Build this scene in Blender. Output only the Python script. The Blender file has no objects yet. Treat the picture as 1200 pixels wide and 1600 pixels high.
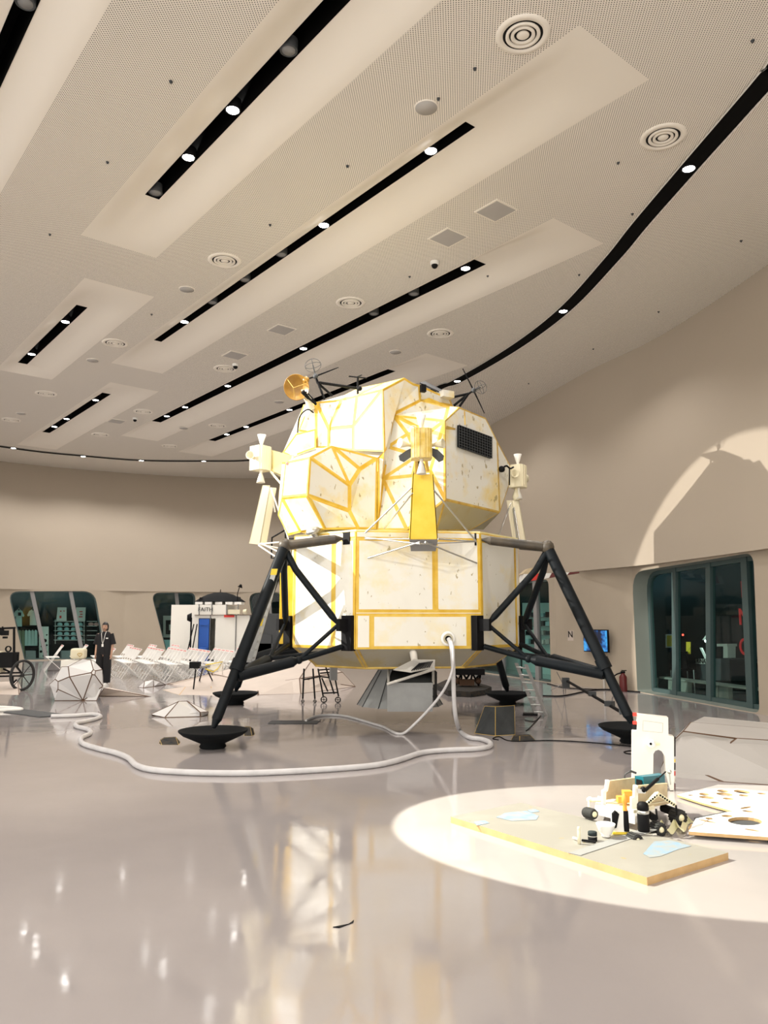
import bpy, bmesh, math, random
from mathutils import Vector, Matrix, Quaternion
from mathutils.geometry import tessellate_polygon
random.seed(7)
S = bpy.context.scene
COL = S.collection
PI = math.pi
R = math.radians

# ------------------------------------------------------------------ camera, world, lights, exposure
PITCH = R(7.97); EYE = 1.7
cam_d = bpy.data.cameras.new('camera'); cam = bpy.data.objects.new('camera', cam_d); COL.objects.link(cam)
cam.location = (0, 0, EYE); cam.rotation_euler = (R(90) + PITCH, 0, 0)
cam_d.sensor_fit = 'VERTICAL'; cam_d.sensor_height = 36; cam_d.lens = 27; cam_d.clip_end = 200; cam_d.clip_start = .05
S.camera = cam
S.view_settings.view_transform = 'Standard'; S.view_settings.look = 'None'
S.view_settings.gamma = 1; S.view_settings.use_curve_mapping = False
S.view_settings.exposure = 0.22
w = bpy.data.worlds.new('world'); S.world = w; w.use_nodes = True
w.node_tree.nodes['Background'].inputs[0].default_value = (1.0, .95, .87, 1)
w.node_tree.nodes['Background'].inputs[1].default_value = 2.5

def spot(name, loc, target, energy, half_deg, blend, col, radius=.1):
    l = bpy.data.lights.new(name, 'SPOT'); o = bpy.data.objects.new(name, l); COL.objects.link(o)
    o.location = loc; o.rotation_euler = (Vector(target) - Vector(loc)).to_track_quat('-Z', 'Y').to_euler()
    l.energy = energy; l.spot_size = R(half_deg) * 2; l.spot_blend = blend; l.color = col; l.shadow_soft_size = radius
    return o
spot('stage_spot_floor', (-5.0, 8.3, 8.2), (2.15, 6.5, 0), 11500, 9.3, .04, (1, .99, .82), .03)
spot('stage_spot_lander', (-13.1, 10.45, 8.3), (1.1, 13.35, 3.1), 14500, 11.4, .08, (1, .95, .86), .04)
spot('stage_spot_front', (-6.0, 1.5, 8.1), (0.1, 13.1, 2.9), 1650, 12.5, .5, (1, .96, .88), .12)

HALL = [(-8, 2), (-3, -1), (3, 0), (-14, 12), (-9, 6), (5.5, 4), (-18, 22)]  # added lights out of view, without fittings, to brighten floor and ceiling
DL = bpy.data.lights.new('downlight_beam', 'SPOT'); DL.energy = 330; DL.spot_size = R(130); DL.spot_blend = .6; DL.color = (1, .95, .90); DL.shadow_soft_size = .07
for q in HALL:
    o = bpy.data.objects.new('hall_fill_light', DL); COL.objects.link(o); o.location = (*q, 8.3)

# ------------------------------------------------------------------ projection helpers (pixel of the photo -> point of the place)
cp, sp = math.cos(PITCH), math.sin(PITCH)
def ray(x, y):
    u = (x - 600) / 1200; v = (800 - y) / 1200
    return Vector((u, cp - v * sp, sp + v * cp))
def G(x, y, z=0):
    d = ray(x, y); t = (z - EYE) / d.z
    return Vector((d.x * t, d.y * t, z))
def P(x, y, Y):
    d = ray(x, y); t = Y / d.y
    return Vector((d.x * t, Y, EYE + d.z * t))
def PL(x, y, a, b):          # vertical plane through plan points a, b
    n = Vector((-(b[1] - a[1]), b[0] - a[0], 0)); d = ray(x, y)
    t = n.dot(Vector((a[0], a[1], EYE)) - Vector((0, 0, EYE))) / n.dot(d)
    return Vector((0, 0, EYE)) + d * t

# ------------------------------------------------------------------ materials
MAT = {}
def mat(name, col, rough=.6, metal=0, var=0, vscale=3, bump=0, bscale=20, spec=.5, emis=None, estr=0, col2=None, coat=0):
    m = bpy.data.materials.new(name); m.use_nodes = True; MAT[name] = m
    N = m.node_tree.nodes; L = m.node_tree.links; b = N['Principled BSDF']
    b.inputs['Base Color'].default_value = (*col, 1); b.inputs['Roughness'].default_value = rough
    b.inputs['Metallic'].default_value = metal; b.inputs['Specular IOR Level'].default_value = spec
    if coat: b.inputs['Coat Weight'].default_value = coat; b.inputs['Coat Roughness'].default_value = .05
    tc = N.new('ShaderNodeTexCoord')
    if var or col2:
        nz = N.new('ShaderNodeTexNoise'); nz.inputs['Scale'].default_value = vscale; nz.inputs['Detail'].default_value = 5
        L.new(tc.outputs['Object'], nz.inputs['Vector'])
        rp = N.new('ShaderNodeValToRGB'); L.new(nz.outputs[0], rp.inputs[0])
        c2 = col2 or tuple(c * (1 - var) for c in col)
        rp.color_ramp.elements[0].position = .35; rp.color_ramp.elements[1].position = .65
        rp.color_ramp.elements[0].color = (*c2, 1); rp.color_ramp.elements[1].color = (*col, 1)
        L.new(rp.outputs[0], b.inputs['Base Color'])
    if bump:
        nb = N.new('ShaderNodeTexNoise'); nb.inputs['Scale'].default_value = bscale; L.new(tc.outputs['Object'], nb.inputs['Vector'])
        bp = N.new('ShaderNodeBump'); bp.inputs['Strength'].default_value = bump; bp.inputs['Distance'].default_value = .02
        L.new(nb.outputs[0], bp.inputs['Height']); L.new(bp.outputs[0], b.inputs['Normal'])
    if emis:
        b.inputs['Emission Color'].default_value = (*emis, 1); b.inputs['Emission Strength'].default_value = estr
    return m
mat('paint_wall', (.43, .368, .295), .7, var=.04, vscale=.35)
mat('paint_lower', (.43, .365, .285), .6, var=.06, vscale=.8)
mat('paint_ceiling', (.84, .79, .71), .7)
mat('black', (.005, .005, .006), .6, spec=.15)
mat('slot_black', (.003, .003, .003), .9, spec=.1)
mat('black_matte', (.005, .006, .007), .8, spec=.15)
mat('strut_black', (.005, .008, .011), .5, spec=.18, var=.4, vscale=4)
mat('strut_brown', (.08, .062, .04), .45, col2=(.035, .03, .024), vscale=5)
mat('grey_dark', (.05, .055, .06), .6)
mat('grey', (.25, .25, .25), .6)
mat('grey_light', (.52, .50, .46), .6)
mat('white', (.80, .78, .72), .5)
mat('white_plain', (.82, .81, .78), .45)
mat('cream', (.74, .68, .50), .5)
mat('teal_frame', (.06, .10, .10), .4)
mat('reveal', (.24, .27, .24), .5)
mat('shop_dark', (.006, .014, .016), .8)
mat('metal', (.55, .55, .53), .35, metal=.8)
mat('alu', (.55, .56, .55), .4, metal=.5)
mat('orange_dish', (.30, .15, .018), .35, col2=(.40, .22, .035), vscale=8)
mat('yellow_foil', (.80, .48, .010), .4, col2=(.84, .58, .05), vscale=4)
mat('tape', (.62, .37, .02), .5, col2=(.71, .49, .08), vscale=5)
mat('tape_dark', (.42, .26, .05), .6, col2=(.60, .42, .10), vscale=6)
mat('joint', (.10, .05, .025), .7)
mat('rock_white', (.66, .655, .66), .5)
mat('rock_pink', (.56, .48, .42), .6, var=.05)
mat('rock_grey', (.44, .42, .40), .6, var=.06, vscale=2)
mat('rock_dark', (.05, .054, .056), .75, spec=.15, var=.2, vscale=5)
mat('stone', (.06, .048, .038), .8, spec=.15, col2=(.025, .03, .034), vscale=14)
mat('plinth', (.35, .32, .27), .7, col2=(.22, .22, .20), vscale=3)
mat('plywood_edge', (.55, .36, .17), .6, var=.15, vscale=8)
mat('plywood', (.62, .50, .32), .6, var=.2, vscale=9)
mat('wax', (.85, .80, .55), .4)
mat('blue', (.01, .09, .42), .5)
mat('teal_tool', (.0, .12, .17), .4)
mat('skin', (.55, .33, .23), .5)
mat('hair', (.012, .010, .010), .5)
mat('cloth_black', (.010, .010, .012), .9)
mat('red', (.65, .03, .02), .5)
mat('dark_red', (.12, .012, .012), .4)
mat('orange', (.85, .35, .05), .5)
mat('yellow', (.8, .6, .05), .5)
mat('mint', (.60, .80, .76), .6)
mat('mint_cap', (.42, .66, .68), .7)
mat('pink_cap', (.75, .42, .38), .7)
mat('green_cloth', (.22, .28, .17), .8)
mat('ash_panel', (.33, .34, .34), .6, var=.12, vscale=5)
mat('rubber', (.02, .02, .02), .8)
mat('lamp_on', (1, 1, 1), .5, emis=(1, .97, .92), estr=30)
mat('lamp_bulb', (1, 1, 1), .5, emis=(.9, 1, .95), estr=14)
mat('led_red', (1, .1, .1), .5, emis=(1, .05, .03), estr=6)
mat('red_letter', (.5, .02, .02), .5, emis=(.5, .02, .02), estr=.35)
mat('hose_white', (.60, .59, .60), .45, var=.12, vscale=6)
mat('wax_tape', (.80, .77, .50), .35)

# floor: poured glossy epoxy with faint waviness, scuffs and cloudy patches
def floor_mat():
    m = bpy.data.materials.new('epoxy_floor'); m.use_nodes = True; N = m.node_tree.nodes; L = m.node_tree.links
    b = N['Principled BSDF']; tc = N.new('ShaderNodeTexCoord')
    n1 = N.new('ShaderNodeTexNoise'); n1.inputs['Scale'].default_value = .55; n1.inputs['Detail'].default_value = 6
    L.new(tc.outputs['Object'], n1.inputs['Vector'])
    rp = N.new('ShaderNodeValToRGB'); L.new(n1.outputs[0], rp.inputs[0])
    rp.color_ramp.elements[0].position = .3; rp.color_ramp.elements[0].color = (.34, .312, .312, 1)
    rp.color_ramp.elements[1].position = .7; rp.color_ramp.elements[1].color = (.39, .358, .356, 1)
    L.new(rp.outputs[0], b.inputs['Base Color'])
    n2 = N.new('ShaderNodeTexNoise'); n2.inputs['Scale'].default_value = 1.6; n2.inputs['Detail'].default_value = 3
    L.new(tc.outputs['Object'], n2.inputs['Vector'])
    bp = N.new('ShaderNodeBump'); bp.inputs['Strength'].default_value = .10; bp.inputs['Distance'].default_value = .02
    L.new(n2.outputs[0], bp.inputs['Height']); L.new(bp.outputs[0], b.inputs['Normal']); L.new(bp.outputs[0], b.inputs['Coat Normal'])
    n3 = N.new('ShaderNodeTexNoise'); n3.inputs['Scale'].default_value = 2.4; n3.inputs['Detail'].default_value = 8
    L.new(tc.outputs['Object'], n3.inputs['Vector'])
    r2 = N.new('ShaderNodeMapRange'); r2.inputs[1].default_value = .35; r2.inputs[2].default_value = .7
    r2.inputs[3].default_value = .05; r2.inputs[4].default_value = .13
    L.new(n3.outputs[0], r2.inputs[0]); L.new(r2.outputs[0], b.inputs['Roughness'])
    b.inputs['IOR'].default_value = 1.62; b.inputs['Specular IOR Level'].default_value = .8
    return m
FLOOR = floor_mat()

# perforated acoustic board: staggered round holes in rows along the ceiling grid
CU = Vector((.63, -.777, 0)).normalized(); CV = Vector((.777, .63, 0)).normalized()
def perf_mat():
    m = bpy.data.materials.new('perforated_ceiling'); m.use_nodes = True; N = m.node_tree.nodes; L = m.node_tree.links
    b = N['Principled BSDF']; b.inputs['Roughness'].default_value = .7
    tc = N.new('ShaderNodeTexCoord'); p = .042
    def dot(v):
        d = N.new('ShaderNodeVectorMath'); d.operation = 'DOT_PRODUCT'; d.inputs[1].default_value = (v.x / p, v.y / p, 0)
        L.new(tc.outputs['Object'], d.inputs[0]); return d.outputs['Value']
    def mth(op, a, b_=None):
        n = N.new('ShaderNodeMath'); n.operation = op
        for i, x in enumerate((a, b_)):
            if x is None: continue
            if isinstance(x, (int, float)): n.inputs[i].default_value = x
            else: L.new(x, n.inputs[i])
        return n.outputs[0]
    U, V = dot(CU), dot(CV)
    def cell(off):
        a = mth('SUBTRACT', mth('FRACT', mth('ADD', U, off)), .5); c = mth('SUBTRACT', mth('FRACT', mth('ADD', V, off)), .5)
        return mth('ADD', mth('MULTIPLY', a, a), mth('MULTIPLY', c, c))
    d = mth('MINIMUM', cell(100), cell(100.5))
    k = mth('GREATER_THAN', d, .175 ** 2)
    mx = N.new('ShaderNodeMix'); mx.data_type = 'RGBA'; L.new(k, mx.inputs[0])
    mx.inputs[6].default_value = (.035, .03, .026, 1); mx.inputs[7].default_value = (.84, .79, .71, 1)
    L.new(mx.outputs[2], b.inputs['Base Color'])
    return m
PERF = perf_mat()

# hand-painted white panel: warm white with yellow glue smears and small dark marks
def panel_mat(name, base, smear, amount, specks):
    m = bpy.data.materials.new(name); m.use_nodes = True; N = m.node_tree.nodes; L = m.node_tree.links; MAT[name] = m
    b = N['Principled BSDF']; b.inputs['Roughness'].default_value = .45; tc = N.new('ShaderNodeTexCoord')
    n1 = N.new('ShaderNodeTexNoise'); n1.inputs['Scale'].default_value = 1.7; n1.inputs['Detail'].default_value = 7; n1.inputs['Roughness'].default_value = .6
    L.new(tc.outputs['Object'], n1.inputs['Vector'])
    r1 = N.new('ShaderNodeMapRange'); r1.inputs[1].default_value = .50; r1.inputs[2].default_value = .68; r1.inputs[4].default_value = amount
    L.new(n1.outputs[0], r1.inputs[0])
    mx = N.new('ShaderNodeMix'); mx.data_type = 'RGBA'; L.new(r1.outputs[0], mx.inputs[0])
    mx.inputs[6].default_value = (*base, 1); mx.inputs[7].default_value = (*smear, 1)
    n2 = N.new('ShaderNodeTexNoise'); n2.inputs['Scale'].default_value = 13; n2.inputs['Detail'].default_value = 4
    mp = N.new('ShaderNodeMapping'); mp.inputs['Rotation'].default_value = (.3, .5, .7); mp.inputs['Scale'].default_value = (1, 1, .6)
    L.new(tc.outputs['Object'], mp.inputs[0]); L.new(mp.outputs[0], n2.inputs['Vector'])
    r2 = N.new('ShaderNodeMapRange'); r2.inputs[1].default_value = .70 - specks; r2.inputs[2].default_value = .73 - specks; r2.inputs[4].default_value = .8
    L.new(n2.outputs[0], r2.inputs[0])
    m2 = N.new('ShaderNodeMix'); m2.data_type = 'RGBA'; L.new(r2.outputs[0], m2.inputs[0]); L.new(mx.outputs[2], m2.inputs[6])
    m2.inputs[7].default_value = (.30, .24, .10, 1)
    L.new(m2.outputs[2], b.inputs['Base Color'])
    return m
panel_mat('lander_white', (.70, .69, .635), (.72, .56, .20), .85, .055)
panel_mat('descent_white', (.74, .72, .645), (.74, .60, .24), .6, .03)
panel_mat('deck_yellow', (.84, .76, .40), (.80, .60, .12), 1, 0)
panel_mat('under_grey', (.36, .33, .26), (.34, .26, .08), .6, 0)
panel_mat('board_top', (.25, .235, .21), (.285, .27, .245), 1, 0)

def glass_mat(name, tint, refl=.08):
    m = bpy.data.materials.new(name); m.use_nodes = True; N = m.node_tree.nodes; L = m.node_tree.links; MAT[name] = m
    N.remove(N['Principled BSDF']); o = N['Material Output']
    t = N.new('ShaderNodeBsdfTransparent'); t.inputs[0].default_value = (*tint, 1)
    g = N.new('ShaderNodeBsdfGlossy'); g.inputs['Roughness'].default_value = .02
    lw = N.new('ShaderNodeLayerWeight'); lw.inputs[0].default_value = .5; pw = N.new('ShaderNodeMath'); pw.operation = 'POWER'; pw.inputs[1].default_value = 5; L.new(lw.outputs['Facing'], pw.inputs[0])
    f = N.new('ShaderNodeMath'); f.operation = 'MULTIPLY_ADD'; f.inputs[1].default_value = .6; f.inputs[2].default_value = .02; L.new(pw.outputs[0], f.inputs[0])
    mx = N.new('ShaderNodeMixShader'); L.new(f.outputs[0], mx.inputs[0]); L.new(t.outputs[0], mx.inputs[1]); L.new(g.outputs[0], mx.inputs[2])
    L.new(mx.outputs[0], o.inputs[0])
    return m
glass_mat('glass', (.62, .80, .78))

# ------------------------------------------------------------------ mesh helpers
class MB:
    def __init__(s): s.v = []; s.f = []; s.m = []; s.sm = []
    def add(s, vs, fs, mi=0, smooth=False):
        o = len(s.v); s.v += [Vector(v) for v in vs]
        for f in fs: s.f.append([i + o for i in f]); s.m.append(mi); s.sm.append(smooth)
        return s
    def box(s, c, size, rot=None, mi=0):
        x, y, z = [k / 2 for k in size]; rot = rot or Matrix.Identity(3)
        if isinstance(rot, (int, float)): rot = Matrix.Rotation(rot, 3, 'Z')
        vs = [Vector(c) + rot @ Vector((a * x, b * y, d * z)) for a, b, d in
              ((-1, -1, -1), (1, -1, -1), (1, 1, -1), (-1, 1, -1), (-1, -1, 1), (1, -1, 1), (1, 1, 1), (-1, 1, 1))]
        return s.add(vs, [(0, 3, 2, 1), (4, 5, 6, 7), (0, 1, 5, 4), (1, 2, 6, 5), (2, 3, 7, 6), (3, 0, 4, 7)], mi)
    def tube(s, a, b, r0, r1=None, n=10, mi=0, cap=True):
        a = Vector(a); b = Vector(b); r1 = r0 if r1 is None else r1; d = b - a
        if d.length < 1e-6: return s
        q = d.to_track_quat('Z', 'Y'); vs = []
        for p, r in ((a, r0), (b, r1)):
            for i in range(n):
                t = 2 * PI * i / n; vs.append(p + q @ Vector((r * math.cos(t), r * math.sin(t), 0)))
        s.add(vs, [(i, (i + 1) % n, n + (i + 1) % n, n + i) for i in range(n)], mi, True)
        if cap: s.add(vs, [tuple(range(n))[::-1], tuple(range(n, 2 * n))], mi)
        return s
    def path(s, pts, r, n=8, mi=0):
        pts = [Vector(p) for p in pts]; rings = []; k = len(pts)
        rr = r if isinstance(r, (list, tuple)) else [r] * k
        up = None; vs = []
        for i, p in enumerate(pts):
            d = (pts[min(i + 1, k - 1)] - pts[max(i - 1, 0)]).normalized()
            if up is None: up = d.orthogonal().normalized()
            up = (up - d * up.dot(d)).normalized(); sd = d.cross(up)
            for j in range(n):
                t = 2 * PI * j / n; vs.append(p + (up * math.cos(t) + sd * math.sin(t)) * rr[i])
        fs = [(i * n + j, i * n + (j + 1) % n, (i + 1) * n + (j + 1) % n, (i + 1) * n + j) for i in range(k - 1) for j in range(n)]
        s.add(vs, fs, mi, True); s.add(vs[:n], [tuple(range(n))[::-1]], mi); s.add(vs[-n:], [tuple(range(n))], mi)
        return s
    def lathe(s, prof, c=(0, 0, 0), axis=(0, 0, 1), n=24, mi=0):
        q = Vector(axis).to_track_quat('Z', 'Y'); c = Vector(c); vs = []
        for r, z in prof:
            for i in range(n):
                t = 2 * PI * i / n; vs.append(c + q @ Vector((max(r, 1e-4) * math.cos(t), max(r, 1e-4) * math.sin(t), z)))
        k = len(prof)
        fs = [(j * n + i, j * n + (i + 1) % n, (j + 1) * n + (i + 1) % n, (j + 1) * n + i) for j in range(k - 1) for i in range(n)]
        return s.add(vs, fs, mi, True)
    def slab(s, pts, thick, mi=0, mi_side=None):          # polygon extruded by a vector
        pts = [Vector(p) for p in pts]; n = len(pts); t = Vector(thick)
        vs = pts + [p + t for p in pts]
        s.add(vs, [tuple(range(n))[::-1], tuple(range(n, 2 * n))], mi)
        s.add(vs, [(i, (i + 1) % n, n + (i + 1) % n, n + i) for i in range(n)], mi if mi_side is None else mi_side)
        return s
    def holes(s, outer, hs, mi=0):                        # planar polygon with holes
        allp = [Vector(p) for l in [outer] + hs for p in l]
        tris = tessellate_polygon([[Vector(p) for p in outer]] + [[Vector(p) for p in h] for h in hs])
        return s.add(allp, [tuple(t) for t in tris], mi)
    def ball(s, c, r, n=12, mi=0, sc=(1, 1, 1)):
        c = Vector(c); vs = []; fs = []; m = n // 2
        for j in range(m + 1):
            for i in range(n):
                a = PI * j / m; t = 2 * PI * i / n
                vs.append(c + Vector((r * sc[0] * math.sin(a) * math.cos(t), r * sc[1] * math.sin(a) * math.sin(t), r * sc[2] * math.cos(a))))
        fs = [(j * n + i, (j + 1) * n + i, (j + 1) * n + (i + 1) % n, j * n + (i + 1) % n) for j in range(m) for i in range(n)]
        return s.add(vs, fs, mi, True)
    def build(s, name, mats, parent=None, weld=False, bevel=0, fix=True):
        me = bpy.data.meshes.new(name); me.from_pydata([tuple(v) for v in s.v], [], s.f)
        if not isinstance(mats, (list, tuple)): mats = [mats]
        for m in mats: me.materials.append(MAT[m] if isinstance(m, str) else m)
        for p, mi, sm in zip(me.polygons, s.m, s.sm): p.material_index = mi; p.use_smooth = sm
        bm = bmesh.new(); bm.from_mesh(me)
        if weld: bmesh.ops.remove_doubles(bm, verts=bm.verts, dist=.0005)
        if fix: bmesh.ops.recalc_face_normals(bm, faces=bm.faces)
        bm.to_mesh(me); bm.free()
        o = bpy.data.objects.new(name, me); COL.objects.link(o)
        if bevel:
            b = o.modifiers.new('bevel', 'BEVEL'); b.width = bevel; b.segments = 2; b.limit_method = 'ANGLE'
        if parent: attach(o, parent)
        return o
def attach(o, p):
    o.parent = p; o.matrix_parent_inverse = world(p).inverted()
def world(p):
    m = p.matrix_basis.copy()
    return (world(p.parent) @ p.matrix_parent_inverse @ m) if p.parent else m
def tag(o, label, cat, group=None):
    o['label'] = label; o['category'] = cat
    if group: o['group'] = group
    return o
def thing(name, label, cat, loc, group=None):
    o = bpy.data.objects.new(name, None); COL.objects.link(o); o.location = loc; o.empty_display_size = .1
    return tag(o, label, cat, group)
def struct(o): o['kind'] = 'structure'; return o
def copy_tree(o, parent=None):
    c = o.copy(); COL.objects.link(c)
    if parent: c.parent = parent
    for ch in list(o.children): copy_tree(ch, c)
    return c
def place(o, loc, rz=0, label=None):
    o.location = loc; o.rotation_euler = (0, 0, rz)
    if label: o['label'] = label
    return o
def text(s, name, size, loc, rot, m, parent, ext=.004):
    c = bpy.data.curves.new(name, 'FONT'); c.body = s; c.size = size; c.extrude = ext; c.align_x = 'CENTER'; c.align_y = 'CENTER'
    c.materials.append(MAT[m]); o = bpy.data.objects.new(name, c); COL.objects.link(o); o.location = loc; o.rotation_euler = rot
    me = bpy.data.meshes.new_from_object(o); bpy.data.objects.remove(o); o = bpy.data.objects.new(name, me); COL.objects.link(o); o.location = loc; o.rotation_euler = rot
    attach(o, parent); return o
def smooth_line(pts, k=6):
    out = []; pts = [Vector(p) for p in pts]; n = len(pts)
    for i in range(n - 1):
        p0 = pts[max(i - 1, 0)]; p1 = pts[i]; p2 = pts[i + 1]; p3 = pts[min(i + 2, n - 1)]
        for j in range(k):
            t = j / k
            out.append(.5 * ((2 * p1) + (-p0 + p2) * t + (2 * p0 - 5 * p1 + 4 * p2 - p3) * t * t + (-p0 + 3 * p1 - 3 * p2 + p3) * t ** 3))
    out.append(pts[-1]); return out
ORD = ['first', 'second', 'third', 'fourth', 'fifth', 'sixth', 'seventh', 'eighth', 'ninth', 'tenth', 'eleventh', 'twelfth']

# faceted shell from faces given as point names; every face gets a border of tape
def facet_shell(name, pts, faces, mats, width, parent=None, thin=None, weld=True):
    bm = bmesh.new(); V = {k: bm.verts.new(p) for k, p in pts.items() if any(k in f[0] if isinstance(f, tuple) else k in f for f in faces)}
    fl = []
    for f in faces:
        names, mi = (f if isinstance(f, tuple) else (f, 0))
        try: fc = bm.faces.new([V[n] for n in names])
        except ValueError: continue
        fc.material_index = mi; fl.append(fc)
    bmesh.ops.recalc_face_normals(bm, faces=bm.faces)
    cen = Vector((0, 30, 3)); 
    for fc in fl:       # outward = towards the viewer's side of the room
        if fc.normal.dot(fc.calc_center_median() - Vector((0, 0, EYE))) > 0: fc.normal_flip()
    r = bmesh.ops.inset_individual(bm, faces=fl, thickness=width, depth=0, use_even_offset=True)
    for fc in r['faces']: fc.material_index = len(mats) - 1
    me = bpy.data.meshes.new(name); bm.to_mesh(me); bm.free()
    for m in mats: me.materials.append(MAT[m])
    o = bpy.data.objects.new(name, me); COL.objects.link(o)
    if parent: attach(o, parent)
    return o
def hull(name, pts, m, parent=None):
    bm = bmesh.new(); [bm.verts.new(p) for p in pts]
    r = bmesh.ops.convex_hull(bm, input=bm.verts)
    junk = [g for g in r['geom_interior'] + r['geom_unused'] if isinstance(g, bmesh.types.BMVert)]
    if junk: bmesh.ops.delete(bm, geom=list(set(junk)), context='VERTS')
    me = bpy.data.meshes.new(name); bm.to_mesh(me); bm.free(); me.materials.append(MAT[m])
    o = bpy.data.objects.new(name, me); COL.objects.link(o)
    if parent: attach(o, parent)
    return o

# ------------------------------------------------------------------ room shell
CH = 8.5
fl = MB().add([(-45, -8, 0), (24, -8, 0), (24, 50, 0), (-45, 50, 0)], [(0, 1, 2, 3)]); struct(fl.build('floor', FLOOR))

def uv(p): return (p[0] * CU.x + p[1] * CU.y, p[0] * CV.x + p[1] * CV.y)
def xy(u, v, z=0): return Vector((CU.x * u + CV.x * v, CU.y * u + CV.y * v, z))
def rect_from(pa, pb, pc, pd):      # two corners at the far end, two at the near end, photo pixels or plan points
    q = [uv(G(*p, CH)) if len(p) == 2 else uv(p) for p in (pa, pb, pc, pd)]
    return (q[0][0] + q[1][0]) / 2, (q[2][0] + q[3][0]) / 2, (q[0][1] + q[3][1]) / 2, (q[1][1] + q[2][1]) / 2
# each: strip (u0,u1,v0,v1), slot (u0,u1,v0,v1)
def mk(strip_far, strip_near_u, slot_px_far, slot_near_u):
    (a, b) = [uv(G(*p, CH)) for p in strip_far]; (c, d) = [uv(G(*p, CH)) for p in slot_px_far]
    return (a[0] + b[0]) / 2, strip_near_u, min(a[1], b[1]), max(a[1], b[1]), (c[0] + d[0]) / 2, slot_near_u, min(c[1], d[1]), max(c[1], d[1])
def nu(px): p = G(*px, CH); return uv(p)[0]
TR = {}
TR['A'] = mk([(125, 368), (245, 402)], 6, [(226, 318), (248, 325)], 4.5)
TR['B'] = mk([(172, 568), (255, 583)], nu((958, 80)), [(240, 541), (252, 543)], nu((736, 211)))
TR['C'] = mk([(190, 680), (245, 690)], nu((903, 360)), [(238, 664), (250, 667)], nu((750, 421)))
TR['D'] = mk([(280, 705), (330, 714)], nu((700, 562)), [(325, 694), (337, 695)], nu((612, 587)))
tE = G(133, 433, CH), G(240, 465, CH); sE = G(118, 488, CH), G(137, 490, CH)
TR['E'] = (-22.5, (uv(tE[0])[0] + uv(tE[1])[0]) / 2, uv(tE[0])[1], uv(tE[1])[1], -22, (uv(sE[0])[0] + uv(sE[1])[0]) / 2, uv(sE[0])[1], uv(sE[1])[1])
tF = G(173, 597, CH), G(248, 612, CH); sF = G(160, 621, CH), G(172, 624, CH)
TR['F'] = (nu((30, 690)) - .6, (uv(tF[0])[0] + uv(tF[1])[0]) / 2, uv(tF[0])[1], uv(tF[1])[1], nu((72, 682)), (uv(sF[0])[0] + uv(sF[1])[0]) / 2, uv(sF[0])[1], uv(sF[1])[1])
X0 = [uv(G(*p, CH)) for p in ((0, 285), (190, 0), (0, 145), (75, 0), (0, 70), (28, 0))]
TR['X'] = (-14, 0, (X0[2][1] + X0[3][1]) / 2 - 1.5, (X0[0][1] + X0[1][1]) / 2, -13.5, -1, (X0[4][1] + X0[5][1]) / 2, (X0[2][1] + X0[3][1]) / 2)
SLOTNAME = {'A': 'the wide slot at upper left', 'B': 'the longest straight slot', 'C': 'the thin slot above the lander',
            'D': 'the far slot behind the dish', 'E': 'the slot at the left edge', 'F': 'the shortest slot at far left', 'X': 'the top left corner slot'}
us = sorted(set([-50, 12] + [t[0] for t in TR.values()] + [t[1] for t in TR.values()]))
vs_ = sorted(set([-32, 40] + [t[2] for t in TR.values()] + [t[3] for t in TR.values()]))
m = MB()
for i in range(len(us) - 1):
    for j in range(len(vs_) - 1):
        uc = (us[i] + us[i + 1]) / 2; vc = (vs_[j] + vs_[j + 1]) / 2
        if any(t[0] < uc < t[1] and t[2] < vc < t[3] for t in TR.values()): continue
        m.add([xy(us[i], vs_[j], CH), xy(us[i + 1], vs_[j], CH), xy(us[i + 1], vs_[j + 1], CH), xy(us[i], vs_[j + 1], CH)], [(0, 1, 2, 3)])
bm_c = m.build('ceiling', PERF); struct(bm_c)
# clip the ceiling to the hall, open behind the camera
bm = bmesh.new(); bm.from_mesh(bm_c.data)
for co, no in (((0, -3, 0), (0, -1, 0)), ((15, 0, 0), (1, 0, 0)), ((-34, 0, 0), (-1, 0, 0)), ((0, 44, 0), (0, 1, 0))):
    bmesh.ops.bisect_plane(bm, geom=bm.verts[:] + bm.edges[:] + bm.faces[:], plane_co=co, plane_no=no, clear_outer=True)
bm.to_mesh(bm_c.data); bm.free()

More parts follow.
